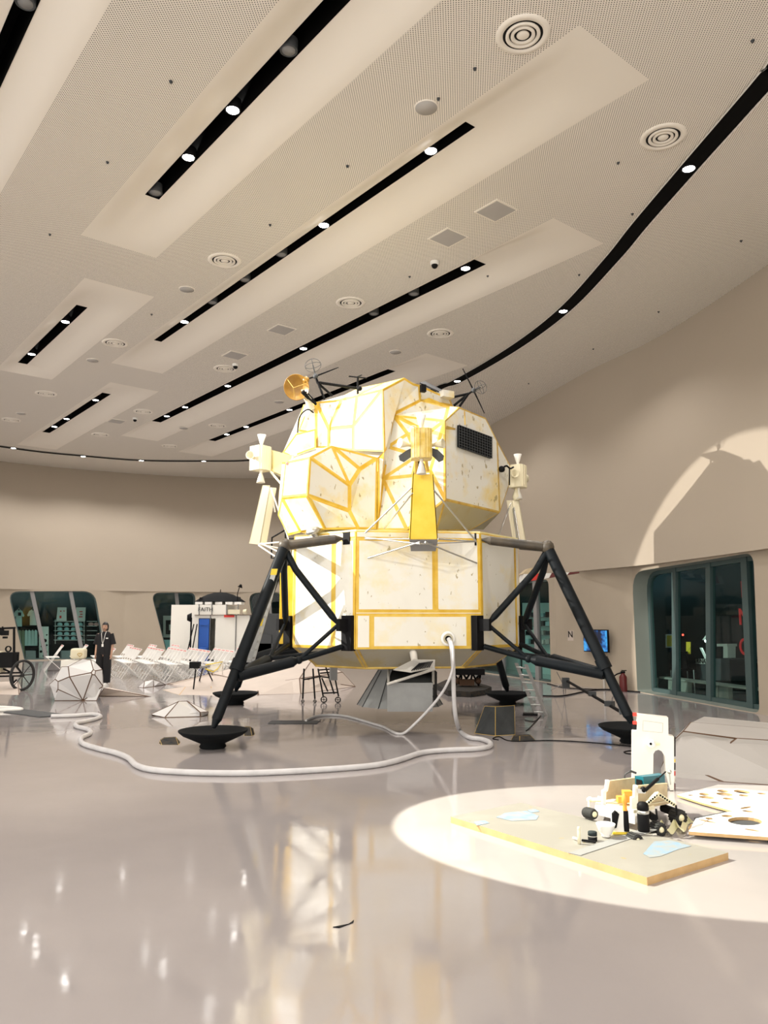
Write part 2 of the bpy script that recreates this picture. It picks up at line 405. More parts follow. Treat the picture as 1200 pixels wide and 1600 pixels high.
tn = 0
for key, (u0, u1, v0, v1, s0, s1, t0, t1) in TR.items():
    tn += 1
    DEP = .16
    ul = sorted(set([u0, u1, s0, s1] + [u0 + (u1 - u0) * k / 14 for k in range(15)] + [u0 + .25, u0 + .6, u1 - .25, u1 - .6]))
    vl = sorted(set([v0, v1, t0, t1] + [v0 + (t0 - v0) * k / 8 for k in range(9)] + [t1 + (v1 - t1) * k / 8 for k in range(9)]))
    def hgt(u, v):
        dv = (v - v0) / max(t0 - v0, .01) if v < t0 else ((v1 - v) / max(v1 - t1, .01) if v > t1 else 1)
        x = max(0, min(1, dv)); a = x * x * (3 - 2 * x)
        e = max(0, min(1, (u - u0) / max(s0 - u0, .2))) * max(0, min(1, (u1 - u) / max(u1 - s1, .2))); e = e * e * (3 - 2 * e)
        return DEP * a * e
    m = MB(); idx = {}; vv = []
    for i, u in enumerate(ul):
        for j, v in enumerate(vl): idx[i, j] = len(vv); vv.append(xy(u, v, CH + hgt(u, v)))
    ff = []
    for i in range(len(ul) - 1):
        for j in range(len(vl) - 1):
            uc = (ul[i] + ul[i + 1]) / 2; vc = (vl[j] + vl[j + 1]) / 2
            if s0 < uc < s1 and t0 < vc < t1: continue
            ff.append((idx[i, j], idx[i + 1, j], idx[i + 1, j + 1], idx[i, j + 1]))
    m.add(vv, ff, 0, True); struct(m.build('trim_%d' % tn, 'paint_ceiling'))
    tn += 1; m = MB(); z0 = CH + DEP - .006; z1 = CH + .7; ww = .0
    c = [(s0, t0), (s1, t0), (s1, t1), (s0, t1)]
    vv = [xy(a, b, z0) for a, b in c] + [xy(a, b, z1) for a, b in c]
    m.add(vv, [(0, 1, 5, 4), (1, 2, 6, 5), (2, 3, 7, 6), (3, 0, 4, 7), (4, 5, 6, 7)]); struct(m.build('trim_%d' % tn, 'slot_black'))

# curved perimeter slot
curve_px = [(1230, 80), (1200, 120), (1148, 180), (1076, 262), (1000, 350), (955, 405), (880, 485), (800, 545), (714, 595), (680, 608)]
cpts = [Vector((4.7, 5.5, 0))] + [G(*p, CH) for p in curve_px] + [Vector((-.6, 26.3, 0)), Vector((-2.6, 30.2, 0))] + \
       [G(*p, CH) for p in ((398, 718), (318, 720), (221, 719), (130, 712), (20, 700))] + [Vector((-18.5, 26, 0)), Vector((-20.5, 21, 0))]
cl = smooth_line([Vector((p.x, p.y, 0)) for p in cpts], 8)
tn += 1; m = MB(); vv = []
for i, p in enumerate(cl):
    d = (cl[min(i + 1, len(cl) - 1)] - cl[max(i - 1, 0)]).normalized(); n_ = Vector((d.y, -d.x, 0))
    for s_, z in ((-.15, CH - .012), (.15, CH - .012), (.15, CH + .02), (-.15, CH + .02)): vv.append(p + n_ * s_ + Vector((0, 0, z)))
k = len(cl)
m.add(vv, [(4 * i + j, 4 * i + (j + 1) % 4, 4 * i + 4 + (j + 1) % 4, 4 * i + 4 + j) for i in range(k - 1) for j in range(4)])
struct(m.build('trim_%d' % tn, 'slot_black'))
tn += 1; m = MB()
for s0_ in (-1, 1):
    vv = []
    for i, p in enumerate(cl):
        d = (cl[min(i + 1, k - 1)] - cl[max(i - 1, 0)]).normalized(); n_ = Vector((d.y, -d.x, 0))
        for s_ in (.15, .175): vv.append(p + n_ * s_ * s0_ + Vector((0, 0, CH - .018)))
    m.add(vv, [(2 * i, 2 * i + 1, 2 * i + 3, 2 * i + 2) for i in range(k - 1)])
struct(m.build('trim_%d' % tn, 'white_plain'))

# walls: upper wall follows the oval, leans out; lower wall is set back below a soffit
UB = [(-24, 19), (-22, 24), (-19.3, 28.6), (-15.8, 31.75), (-12.3, 33.9), (-8, 35.35), (-3.7, 35.2), (-.4, 32.6), (1.8, 28.6), (3.45, 24.5),
      (5.0, 20.25), (6.05, 17.6), (6.75, 14), (7.15, 10.5), (7.35, 6), (7.4, -3)]
ub = smooth_line([Vector((x, y, 0)) for x, y in UB], 8)
def outn(l, i):
    d = (l[min(i + 1, len(l) - 1)] - l[max(i - 1, 0)]).normalized(); return Vector((-d.y, d.x, 0))
m = MB(); vv = []; rows = [(0, 2.95), (.02, 3.4), (.12, 5), (.3, 6.8), (.5, 7.9), (.68, CH + .02)]
for i, p in enumerate(ub):
    n_ = outn(ub, i); f_ = 1 + max(0, min(1, (p.y - 20) / 12)) * .9
    for o_, z in rows: vv.append(p + n_ * o_ * f_ + Vector((0, 0, z)))
K = len(rows)
m.add(vv, [(K * i + j, K * i + j + 1, K * (i + 1) + j + 1, K * (i + 1) + j) for i in range(len(ub) - 1) for j in range(K - 1)], 0, True)
struct(m.build('wall_upper', 'paint_wall', fix=False))
m = MB(); vv = []
for i, p in enumerate(ub):
    n_ = outn(ub, i); vv += [p + Vector((0, 0, 2.95)), p + n_ * 1.0 + Vector((0, 0, 2.95))]
m.add(vv, [(2 * i, 2 * i + 1, 2 * i + 3, 2 * i + 2) for i in range(len(ub) - 1)]); struct(m.build('trim_40', 'paint_lower', fix=False))

# lower wall with window openings; each window: plan segment, outline in photo pixels
OFF = .12
W = {1: dict(a=(-16.1, 31.75), b=(-11.5, 34.35), px=[(12, 924), (148, 921), (166, 1031), (38, 1031)], back=.12),
     2: dict(a=(-11.2, 34.45), b=(-8.6, 35.35), px=[(236, 926), (307, 926), (309, 1029), (262, 1029)], back=.35),
     3: dict(a=(-6.9, 35.55), b=(-4.2, 35.5), px=[(387, 926), (440, 926), (436, 1029), (405, 1029)], back=.3),
     4: dict(a=(2.75, 26.6), b=(4.62, 20.9), px=[(738, 916), (857, 905), (861, 1068), (742, 1048)], back=.1),
     5: dict(a=(6.0, 18.65), b=(6.95, 13.6), px=[(963, 897), (1177, 862), (1187, 1117), (988, 1079)], back=.42)}
def seg_uv(p, a, b):
    d = Vector((b[0] - a[0], b[1] - a[1], 0)); return (Vector((p.x - a[0], p.y - a[1], 0)).dot(d.normalized()), p.z)
def seg_xyz(s_, z, a, b, off=0):
    d = Vector((b[0] - a[0], b[1] - a[1], 0)).normalized(); n_ = Vector((-d.y, d.x, 0))
    return Vector((a[0], a[1], 0)) + d * s_ + n_ * off + Vector((0, 0, z))
def round_poly(q, r, k=5):
    out = []; n = len(q)
    for i in range(n):
        p = Vector(q[i]); a_ = (Vector(q[i - 1]) - p); b_ = (Vector(q[(i + 1) % n]) - p)
        ri = r[i] if isinstance(r, (list, tuple)) else r
        if ri <= 0: out.append(p); continue
        a_ = p + a_.normalized() * min(ri, a_.length * .45); b_ = p + b_.normalized() * min(ri, b_.length * .45)
        for j in range(k + 1):
            t = j / k; out.append((1 - t) ** 2 * a_ + 2 * t * (1 - t) * p + t * t * b_)
    return out
low = [(-24, 19), (-22.1, 24), (-19.4, 28.75)]
order = [('p', (-24.1, 19)), ('p', (-22.15, 24.1)), ('p', (-19.4, 28.8)), ('w', 1), ('w', 2), ('w', 3), ('p', (-3.6, 35.3)), ('p', (-2.1, 34.3)), ('p', (-.3, 32.7)), ('p', (1.9, 28.7)),
         ('w', 4), ('p', (5.3, 19.8)), ('w', 5), ('p', (7.05, 12.8)), ('p', (7.3, 10.5)), ('p', (7.5, 6)), ('p', (7.55, -3))]
chain = []
for k_, v in order:
    if k_ == 'p': chain.append((v, None))
    else: chain.append((W[v]['a'], v)); chain.append((W[v]['b'], None))
m = MB()
for i in range(len(chain) - 1):
    a, wi = chain[i]; b = chain[i + 1][0]
    if wi is None:
        m.add([(*a, 0), (*b, 0), (*b, 2.97), (*a, 2.97)], [(0, 1, 2, 3)])
    else:
        Wd = W[wi]; L_ = (Vector(b) - Vector(a)).length
        q = [seg_uv(PL(*p, a, b), a, b) for p in Wd['px']]
        q = [(min(max(s_, .03), L_ - .03), min(max(z, .0), 2.93)) for s_, z in q]
        rr = {1: [.45, .5, .1, .05], 2: [.4, .3, .05, .05], 3: [.5, .3, .05, .05], 4: [.2, .2, .05, .05], 5: [.5, .25, .15, .08]}[wi]
        hole = round_poly([Vector((s_, max(z, .012), 0)) for s_, z in q], rr)
        Wd['hole'] = hole
        m.holes([seg_xyz(0, 0, a, b), seg_xyz(L_, 0, a, b), seg_xyz(L_, 2.97, a, b), seg_xyz(0, 2.97, a, b)], [[seg_xyz(h.x, h.y, a, b) for h in hole]])
struct(m.build('wall_lower', 'paint_lower', fix=False))

def shrink(hole, d):
    c = sum((Vector(h) for h in hole), Vector()) / len(hole); n = len(hole); out = []
    for i in range(n):
        t = (Vector(hole[(i + 1) % n]) - Vector(hole[i - 1])).normalized(); nn = Vector((-t.y, t.x, 0))
        if nn.dot(c - hole[i]) < 0: nn = -nn
        out.append(Vector(hole[i]) + nn * d)
    return out
MUL = {1: [((50, 924), (73, 1031), .16), ((110, 922), (131, 1031), .16)], 2: [((276, 926), (288, 1031), .16)], 3: [((420, 926), (424, 1029), .12)],
       4: [((833, 912), (838, 1066), .2), ((781, 915), (784, 1056), .12)],
       5: [((1030, 888), (1031, 1088), .16), ((1082, 880), (1083, 1096), .16), ((1136, 870), (1146, 1110), .18)]}
for wi, Wd in W.items():
    a, b, hole, bk = Wd['a'], Wd['b'], Wd['hole'], Wd['back']
    X = lambda h, off: seg_xyz(h.x, h.y, a, b, off)
    m = MB(); n = len(hole); vv = [X(h, 0) for h in hole] + [X(h, bk) for h in hole]
    m.add(vv, [(i, (i + 1) % n, n + (i + 1) % n, n + i) for i in range(n)], 0, True)       # reveal
    f2 = shrink(hole, .09 if wi == 5 else .05)
    fr = [X(h, bk - .05) for h in hole] + [X(h, bk - .05) for h in f2] + [X(h, bk + .05) for h in f2]
    m.add(fr, [(i, (i + 1) % n, n + (i + 1) % n, n + i) for i in range(n)] + [(n + i, n + (i + 1) % n, 2 * n + (i + 1) % n, 2 * n + i) for i in range(n)], 1)
    for (p0, p1, wd) in MUL[wi]:
        s0, z0 = seg_uv(PL(*p0, a, b), a, b); s1, z1 = seg_uv(PL(*p1, a, b), a, b)
        if abs(z1 - z0) < .1: continue
        z0c = 2.93; z1c = .01; k0 = s0 + (s1 - s0) * (z0c - z0) / (z1 - z0); k1 = s0 + (s1 - s0) * (z1c - z0) / (z1 - z0)
        k0 += bk * .0
        h_ = wd / 2
        m.slab([X(Vector((k1 - h_, z1c, 0)), bk - .07), X(Vector((k1 + h_, z1c, 0)), bk - .07), X(Vector((k0 + h_, z0c, 0)), bk - .07), X(Vector((k0 - h_, z0c, 0)), bk - .07)],
               X(Vector((0, 0, 0)), .12) - X(Vector((0, 0, 0)), 0), 2)
    fo = struct(m.build('window_%d' % wi, ['reveal', 'teal_frame', 'grey' if wi < 5 else 'teal_frame']))
    g = MB().add([X(h, bk) for h in f2], [tuple(range(n))]); g.build('glass_pane', 'glass', fo, fix=False)

# dark back-of-house wall seen through the glass
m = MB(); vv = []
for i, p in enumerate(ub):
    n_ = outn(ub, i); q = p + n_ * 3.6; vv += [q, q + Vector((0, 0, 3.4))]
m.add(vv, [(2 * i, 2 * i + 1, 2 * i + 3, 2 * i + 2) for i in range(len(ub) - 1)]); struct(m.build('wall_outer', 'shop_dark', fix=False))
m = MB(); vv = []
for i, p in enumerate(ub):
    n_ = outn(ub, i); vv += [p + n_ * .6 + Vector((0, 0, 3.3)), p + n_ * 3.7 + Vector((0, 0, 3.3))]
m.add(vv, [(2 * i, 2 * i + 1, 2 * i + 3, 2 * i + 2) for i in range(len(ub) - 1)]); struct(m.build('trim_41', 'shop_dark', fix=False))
# ------------------------------------------------------------------ ceiling fittings
def lamp_proto(on):
    t = thing('downlight', '', 'ceiling light', (0, 0, 0))
    h = MB().lathe([(.115, .14), (.115, 0), (.10, -.012), (.088, 0), (.088, .05)], n=20).build('housing', 'black' if on else 'grey_dark', t)
    MB().lathe([(0, -.004), (.086, -.004), (.086, .01)], n=20).build('lens', 'lamp_on' if on else 'grey', t)
    return t
LON = lamp_proto(True); _b = bpy.data.objects.new('downlight_beam', DL); COL.objects.link(_b); _b.location = (0, 0, -.03); attach(_b, LON)
LOFF = lamp_proto(False); used = {}
def put(proto, loc, label, group=None, rz=0):
    o = proto if id(proto) not in used else copy_tree(proto); used[id(proto)] = 1
    o.location = loc; o.rotation_euler = (0, 0, rz); o['label'] = label
    if group: o['group'] = group
    return o
LAMPS = {'A': [((374, 177), 1), ((304, 250), 1), ((460, 84), 0), ((251, 304), 0)],
         'B': [((689, 244), 1), ((519, 357), 1), ((300, 506), 1), ((452, 402), 0), ((344, 476), 0), ((395, 441), 0)],
         'C': [((741, 425), 1), ((487, 548), 1), ((365, 605), 1), ((300, 638), 1), ((271, 652), 1), ((660, 464), 0), ((596, 494), 0)],
         'D': [((466, 643), 1), ((397, 669), 1), ((368, 681), 1)],
         'E': [((112, 505), 1), ((57, 555), 1), ((35, 576), 1)], 'F': [((160, 627), 1), ((114, 656), 1), ((94, 668), 1)],
         'X': [((45, 8), 0)]}
for k_, l in LAMPS.items():
    t0, t1 = TR[k_][6:8]
    l = sorted(l, key=lambda q: -q[0][0])
    for i, (px, on) in enumerate(l):
        u_ = uv(G(*px, CH + .17))[0]; o = put(LON if on else LOFF, xy(u_, (t0 + t1) / 2, CH + .17),
            ('lit' if on else 'unlit') + ' downlight, %s from the right in %s' % (ORD[i], SLOTNAME[k_]), 'downlights in the ceiling slots')
for i, px in enumerate([(1076, 262), (880, 485), (715, 594), (398, 718), (319, 720), (221, 719), (130, 713), (22, 699)]):
    g = G(*px, CH); j = min(cl, key=lambda p: (p - Vector((g.x, g.y, 0))).length)
    put(LON, (g.x * .5 + j.x * .5, g.y * .5 + j.y * .5, CH - .02), 'lit downlight in the long curved slot, %s counted from the right' % ORD[i], 'downlights in the curved slot')

# ring diffusers
t = thing('ring_diffuser', '', 'ceiling vent', (0, 0, 0))
MB().lathe([(.32, .004), (.315, -.012), (.24, -.02), (.225, .02)], n=40).build('outer_flange', 'paint_ceiling', t)
MB().lathe([(0, -.004), (.236, -.004)], n=32).build('dark_throat', 'black', t)
for r_ in (.185, .125): MB().lathe([(r_ + .015, .012), (r_ + .018, -.02), (r_ - .015, -.026), (r_ - .03, .01)], n=36).build('ring_vane', 'paint_ceiling', t)
MB().lathe([(0, -.024), (.06, -.024), (.075, -.01), (.06, .012)], n=28).build('center_cone', 'paint_ceiling', t)
DIFF = t
for i, (px, w_) in enumerate([((817, 54), 'largest, at the top right'), ((1036, 214), 'beside the curved black slot'), ((351, 407), 'between two long slots at left'),
        ((548, 473), 'above the center between long slots'), ((688, 521), 'above the right antenna'), ((180, 536), 'between the two short left slots'),
        ((352, 576), 'next to a dome camera left of the lander'), ((72, 615), 'near the left edge by the short slot'), ((340, 665), 'left of the far slot behind the dish'),
        ((224, 643), 'beyond the shortest slot'), ((18, 656), 'at the left edge far away'), ((157, 679), 'near the end of the shortest slot'), ((265, 697), 'just before the curved slot far away')]):
    put(DIFF, G(*px, CH), 'round ring-vaned air diffuser in the ceiling, %s' % w_, 'round ceiling diffusers')
sp_ = thing('ceiling_speaker', '', 'speaker', (0, 0, 0))
MB().lathe([(.15, .002), (.148, -.012), (0, -.014)], n=28).build('grille', 'rock_grey', sp_)
MB().lathe([(.165, .002), (.162, -.010), (.15, -.010)], n=28).build('rim', 'paint_ceiling', sp_)
for px, w_ in [((666, 168), 'below the largest diffuser'), ((292, 452), 'left of the long middle slot'), ((618, 550), 'above the lander roof'), ((145, 563), 'between the short left slots'),
               ((436, 628), 'left of the dish antenna'), ((287, 669), 'beyond the thin slot'), ((33, 646), 'far away at the left edge')]:
    put(sp_, G(*px, CH), 'small grey round ceiling speaker, %s' % w_, 'ceiling speakers')
rot = math.atan2(CU.y, CU.x)
hp = thing('access_hatch', '', 'ceiling hatch', (0, 0, 0))
MB().box((0, 0, -.004), (.52, .52, .016)).build('hatch_frame', 'paint_ceiling', hp); MB().box((0, 0, -.008), (.46, .46, .018)).build('hatch_panel', 'rock_grey', hp)
for px, w_ in [((700, 371), 'above the dome camera, darker'), ((775, 329), 'perforated, right of the darker hatch'), ((440, 515), 'left of the center diffuser'), ((367, 555), 'above the left dome camera'), ((182, 658), 'beyond the shortest slot')]:
    put(hp, G(*px, CH), 'square ceiling access hatch, %s' % w_, 'ceiling hatches', rot)
dc = thing('dome_camera', '', 'camera', (0, 0, 0))
MB().lathe([(.085, .0), (.085, -.05), (.07, -.065), (0, -.065)], n=20).build('base_ring', 'white_plain', dc)
MB().ball((0, 0, -.075), .062, 16).build('dark_dome', 'black', dc)
for px, w_ in [((679, 409), 'above the lander by the grey hatch'), ((368, 569), 'by the diffuser left of the dish antenna'), ((211, 653), 'far away beyond the shortest slot')]:
    put(dc, G(*px, CH), 'white ceiling camera with black dome, %s' % w_, 'dome cameras')
sk = MB().lathe([(.025, .001), (.025, -.006), (.009, -.008), (.009, -.022), (.018, -.025), (0, -.028)], n=10).build('sprinkler_head', 'grey_dark')
tag(sk, 'tiny grey sprinkler head under the ceiling', 'sprinkler', 'sprinkler heads')
for i, (px, w_) in enumerate([((267, 127), 'left of the wide slot, near the top'), ((168, 253), 'left of the wide slot, middle one'), ((78, 366), 'near the left edge, far below the wide slot'),
        ((422, 351), 'between wide slot and longest slot, nearer the diffuser'), ((543, 259), 'between wide slot and longest slot, toward the top'), ((742, 107), 'below the largest diffuser'),
        ((1176, 63), 'in the top right corner'), ((966, 254), 'left of the diffuser by the curved slot'), ((1158, 376), 'near the right edge beyond the curved slot'), ((1029, 487), 'right of the curved slot, halfway down'),
        ((905, 429), 'just left of the curved slot, middle'), ((762, 431), 'right of the end of the thin slot'), ((927, 545), 'right wall side, below the middle of the curve'), ((826, 599), 'close to the wall above the right antenna'),
        ((685, 154), 'beside the round speaker near the top'), ((988, 334), 'touching the left side of the curved slot'), ((237, 491), 'between left slots and the longest slot'), ((640, 432), 'beside the dome camera above the lander')]):
    o = sk if i == 0 else sk.copy()
    if i: COL.objects.link(o)
    o.location = G(*px, CH); o['label'] = 'tiny grey ceiling sprinkler head, ' + w_

# ------------------------------------------------------------------ the lunar lander
LC = Vector((.27, 13.46, 0)); TH = R(8)
def Lp(x, y, z):      # octagon frame of the descent stage
    return LC + Vector((x * math.cos(TH) - y * math.sin(TH), x * math.sin(TH) + y * math.cos(TH), z))
LM = thing('lunar_lander', 'large white and yellow faceted moon lander model on four black legs', 'lander', LC)
ZT, ZB, A_, H_ = 3.02, 1.265, 1.845, .955
oct_ = [(-A_, H_), (-A_, -H_), (-H_, -A_), (H_, -A_), (A_, -H_), (A_, H_), (H_, A_), (-H_, A_)]
# descent stage core
m = MB(); m.slab([Lp(x, y, ZB + .003) for x, y in oct_], (0, 0, ZT - ZB - .006)); DS = m.build('descent_stage', 'descent_white', LM)
def panel(name, p0, p1, z0, z1, mats, off, width, parent, splits=()):
    """flat panels with taped borders on a face of the octagon; splits are rects in (0..1, z)"""
    a = Vector(p0); b = Vector(p1); d = (b - a).normalized(); n_ = Vector((d.y, -d.x))
    rects = splits or [(0, 1, z0, z1)]
    L_ = (b - a).length
    m = MB()
    for (s0, s1, a0, a1, *w_) in rects:
        w1 = w_[0] if w_ else width
        def q(s_, z, o_): p = a + d * s_ * L_ + n_ * o_; return Lp(p.x, p.y, z)
        o = off
        c = [(s0, a0), (s1, a0), (s1, a1), (s0, a1)]; ws = w1 / L_
        ci = [(s0 + ws, a0 + w1), (s1 - ws, a0 + w1), (s1 - ws, a1 - w1), (s0 + ws, a1 - w1)]
        vs = [q(s_, z, o) for s_, z in c] + [q(s_, z, o + .004) for s_, z in ci] + [q(s_, z, 0) for s_, z in c]
        m.add(vs, [(4, 5, 6, 7)], 0)
        m.add(vs, [(0, 1, 5, 4), (1, 2, 6, 5), (2, 3, 7, 6), (3, 0, 4, 7), (8, 9, 1, 0), (9, 10, 2, 1), (10, 11, 3, 2), (11, 8, 0, 3)], 1)
    return m.build(name, mats, parent, fix=False)
zs = 1.785
for i in range(8):
    p0, p1 = oct_[i], oct_[(i + 1) % 8]
    if i == 2:
        sp2 = [(0, .63, zs + .02, ZT - .10), (.63, 1, zs + .02, ZT - .10), (0, 1, ZT - .10, ZT, .015), (.0, .12, ZB, zs, .03), (.12, .9, ZB, zs, .045), (.9, 1, ZB, zs, .03), (0, 1, zs, zs + .02, .005)]
    elif i == 1: sp2 = [(0, .66, ZB, ZT - .1), (.66, 1, ZB, ZT - .1), (0, 1, ZT - .10, ZT, .02)]
    elif i == 3: sp2 = [(0, .9, ZB, ZT - .1), (.9, 1, ZB, ZT - .1, .02), (0, 1, ZT - .10, ZT, .02)]
    elif i == 0: sp2 = [(0, 1, ZB, ZT, .12)]
    else: sp2 = [(0, .5, ZB, ZT), (.5, 1, ZB, ZT)]
    panel('side_panel', p0, p1, ZB, ZT, ['descent_white', 'tape'], .012, .045, DS, sp2)
# yellow thermal box standing proud behind the left face
m = MB().slab([Lp(-A_ - .22, -.72, ZB + .05), Lp(-A_, -.72, ZB + .05), Lp(-A_, .6, ZB + .05), Lp(-A_ - .22, .6, ZB + .05)], (0, 0, 1.25)); m.build('yellow_side_box', 'yellow_foil', LM)
# deck
m = MB().slab([Lp(x * 1.005, y * 1.005, ZT - .01) for x, y in oct_], (0, 0, .035)); m.build('top_deck', 'deck_yellow', LM)
# tapered skirt below
m = MB(); zk = .97
top = [Lp(x, y, ZB) for x, y in oct_]; bot = [Lp(x * .80, y * .80, zk) for x, y in oct_]
m.add(top + bot, [(i, (i + 1) % 8, 8 + (i + 1) % 8, 8 + i) for i in range(8)] + [tuple(range(8, 16))], 0)
SK = m.build('under_skirt', 'under_grey', LM)
m = MB()
for i in range(8):
    m.slab([top[i] + (top[i - 1] - top[i]).normalized() * .05, top[i] + (top[(i + 1) % 8] - top[i]).normalized() * .05, bot[i] + (bot[(i + 1) % 8] - bot[i]).normalized() * .05, bot[i] + (bot[i - 1] - bot[i]).normalized() * .05],
           (Vector((top[i].x - LC.x, top[i].y - LC.y, -.6))).normalized() * .012)
    a = bot[i]; b = bot[(i + 1) % 8]; m.tube(a, b, .022, n=6)
m.build('skirt_tape', 'tape_dark', SK)
# engine bell
m = MB(); n = 12; rr = [(.30, 1.0), (.36, .85), (.72, .27)]
for j in range(2):
    (r0, z0), (r1, z1) = rr[j], rr[j + 1]
    vs = [LC + Vector((r0 * math.cos(2 * PI * i / n), r0 * math.sin(2 * PI * i / n) - .1, z0)) for i in range(n)] + [LC + Vector((r1 * math.cos(2 * PI * i / n), r1 * math.sin(2 * PI * i / n) - .1, z1)) for i in range(n)]
    m.add(vs, [(i, (i + 1) % n, n + (i + 1) % n, n + i) for i in range(n)])
EB = m.build('engine_bell', 'ash_panel', LM)
m = MB()
for i in range(n):
    a = 2 * PI * i / n; m.tube(LC + Vector((.365 * math.cos(a), .365 * math.sin(a) - .1, .85)), LC + Vector((.727 * math.cos(a), .727 * math.sin(a) - .1, .27)), .008, n=4)
m.build('bell_seams', 'grey_dark', EB)

# ---- ascent stage: faceted cabin
D_ = .3
pt = {}
def pp(k, x, y, Y): pt[k] = P(x, y, Y + D_)
for k, x, y, Y in [('a', 518, 696, 11.7), ('b', 484, 714, 11.2), ('c', 446, 722, 11.7), ('c2', 462, 714, 12.3), ('d', 440, 778, 11.75), ('e', 480, 774, 11.25), ('f', 546, 758, 11.75),
                   ('g', 546, 798, 11.8), ('h', 562, 733, 11.95), ('i', 590, 715, 12.1), ('j', 560, 827, 11.8), ('k', 508, 828, 11.6), ('k2', 470, 832, 11.75), ('l', 450, 837, 12.0), ('m', 434, 805, 12.1),
                   ('n', 588, 827, 12.05), ('c3', 441, 722, 12.2), ('m2', 436, 770, 12.4)]: pp(k, x, y, Y)
faces = ['c b e d', 'b f g e', 'b a f', 'a h f', 'a i h', 'c c2 a b', 'i h f g j n', 'e g j k', 'd e k k2', 'd k2 l m', 'c d m m2 c3']
AS = thing('ascent_stage', '', '', LC); del AS['label']; del AS['category']; attach(AS, LM); 
AS.location = LC; AS.matrix_parent_inverse = world(LM).inverted()
FS = [f.split() for f in faces]
facet_shell('tank_bay', pt, FS, ['lander_white', 'tape'], .035, AS)
tb = [v.copy() for k, v in pt.items()]; cen = sum(tb, Vector()) / len(tb)
hull('tank_bay_core', [p + Vector((0, .05, 0)) for p in (cen + (q - cen) * .86 + Vector((.1, .35, 0)) for q in tb)] + [Vector((.1, 13.2, 3.1)), Vector((-1.2, 13.0, 3.1)), Vector((-1.2, 13.3, 4.0)), Vector((.0, 13.4, 4.3))], 'lander_white', AS)
pm = {}
def pq(k, x, y, Y): pm[k] = P(x, y, Y + D_)
for k, x, y, Y in [('TL', 494, 628, 12.7), ('T1', 534, 624, 12.47), ('T2', 558, 618, 12.25), ('T3', 598, 608, 11.95), ('M1', 514, 670, 12.62), ('M2', 552, 666, 12.35), ('BL', 494, 700, 12.72), ('B1', 514, 700, 12.62),
                   ('B2', 552, 704, 12.35), ('B3', 600, 706, 11.95), ('AP', 632, 590, 12.4), ('AQ', 646, 599, 12.6), ('R1', 655, 601, 12.75), ('R2', 702, 622, 13.5), ('R3', 708, 635, 13.6), ('Q', 656, 627, 12.75),
                   ('p', 614, 648, 12.35), ('v', 606, 698, 12.3), ('w', 598, 748, 12.2), ('s', 695, 657, 11.85), ('x', 696, 781, 11.85), ('r', 718, 636, 12.15), ('o', 636, 828, 12.0), ('n2', 588, 828, 12.1), ('c1', 670, 676, 12.0),
                   ('u', 637, 678, 12.15), ('c2', 652, 712, 12.1), ('c3', 645, 743, 12.05), ('c4', 672, 735, 11.95), ('i', 590, 715, 12.1), ('t1', 759, 653, 12.78), ('t2', 777, 689, 13.05), ('t3', 781, 801, 13.13), ('e1', 797, 727, 13.5), ('e2', 795, 760, 13.55),
                   ('z1', 735, 829, 12.9), ('z2', 682, 829, 12.2), ('L1', 466, 674, 12.75), ('L2', 478, 642, 12.9), ('L3', 442, 706, 12.6), ('L4', 462, 700, 12.5), ('L5', 462, 678, 12.7), ('AR', 700, 636, 13.2), ('y1', 494, 678, 12.73)]: pq(k, x, y, Y)
mid = ['TL T1 M1', 'T1 T2 M2 M1', 'T2 T3 M2', 'TL M1 B1 BL', 'M1 M2 B2 B1', 'M2 T3 B3 B2', 'TL y1 L1 L2', 'y1 BL L3 L5']
facet_shell('cabin_front', pm, [f.split() for f in mid], ['lander_white', 'tape'], .033, AS)
facet_shell('cabin_side', pm, [f.split() for f in ['T3 AP AQ R1 Q p v B3', 'R1 R2 R3 Q']], ['lander_white', 'tape'], .04, AS)
facet_shell('cavity_panels', pm, [f.split() for f in ['p Q AR s', 'p s c1', 'p c1 u', 'p u v', 'v u c2', 'v c2 w', 'w c2 c3', 'c1 s c4 c2 u', 'w c3 c4 x o', 's x c4', 'B3 v w', 'i B3 w n2', 'w o n2', 'Q R3 r s AR']], ['lander_white', 'tape'], .03, AS)
AB = facet_shell('aft_bay', pm, [f.split() for f in ['s r t1 t2 t3 x', 't2 e1 e2 t3']], ['lander_white', 'tape_dark'], .028, AS)
facet_shell('aft_bay_floor', pm, [(f.split(), 0) for f in ['x t3 z1 z2', 't3 e2 z1', 'x z2 o']], ['under_grey', 'tape_dark'], .02, AB)
# tape bands over the aft bay and the grille
def band(a, b, wd, name, m_, parent, toward=.02):
    a = Vector(a); b = Vector(b); d = (b - a).normalized(); v = (Vector((0, 0, EYE)) - a).normalized(); s_ = d.cross(v).normalized() * wd / 2
    return MB().slab([a - s_ + v * toward, b - s_ + v * toward, b + s_ + v * toward, a + s_ + v * toward], v * -.008).build(name, m_, parent)
def on_aft(x, y):        # point of the aft bay's outer face under a photo pixel
    n_ = (pm['t3'] - pm['x']).cross(pm['s'] - pm['x']).normalized(); d = ray(x, y); e = Vector((0, 0, EYE))
    return e + d * (n_.dot(pm['x'] - e) / n_.dot(d))
for a, b in [((724, 642), (725, 664)), ((697, 668), (711, 672)), ((765, 692), (778, 697))]: band(on_aft(*a), on_aft(*b), .06, 'tape_band', 'tape_dark', AB)
gp = [on_aft(712, 665), on_aft(764, 684), on_aft(764, 717), on_aft(712, 699)]
nn = (gp[1] - gp[0]).cross(gp[3] - gp[0]).normalized(); nn = nn if nn.dot(Vector((0, 0, EYE)) - gp[0]) > 0 else -nn
gr = MB().slab([p + nn * .06 for p in gp], nn * -.03).build('vent_grille', 'black_matte', AB)
m = MB()
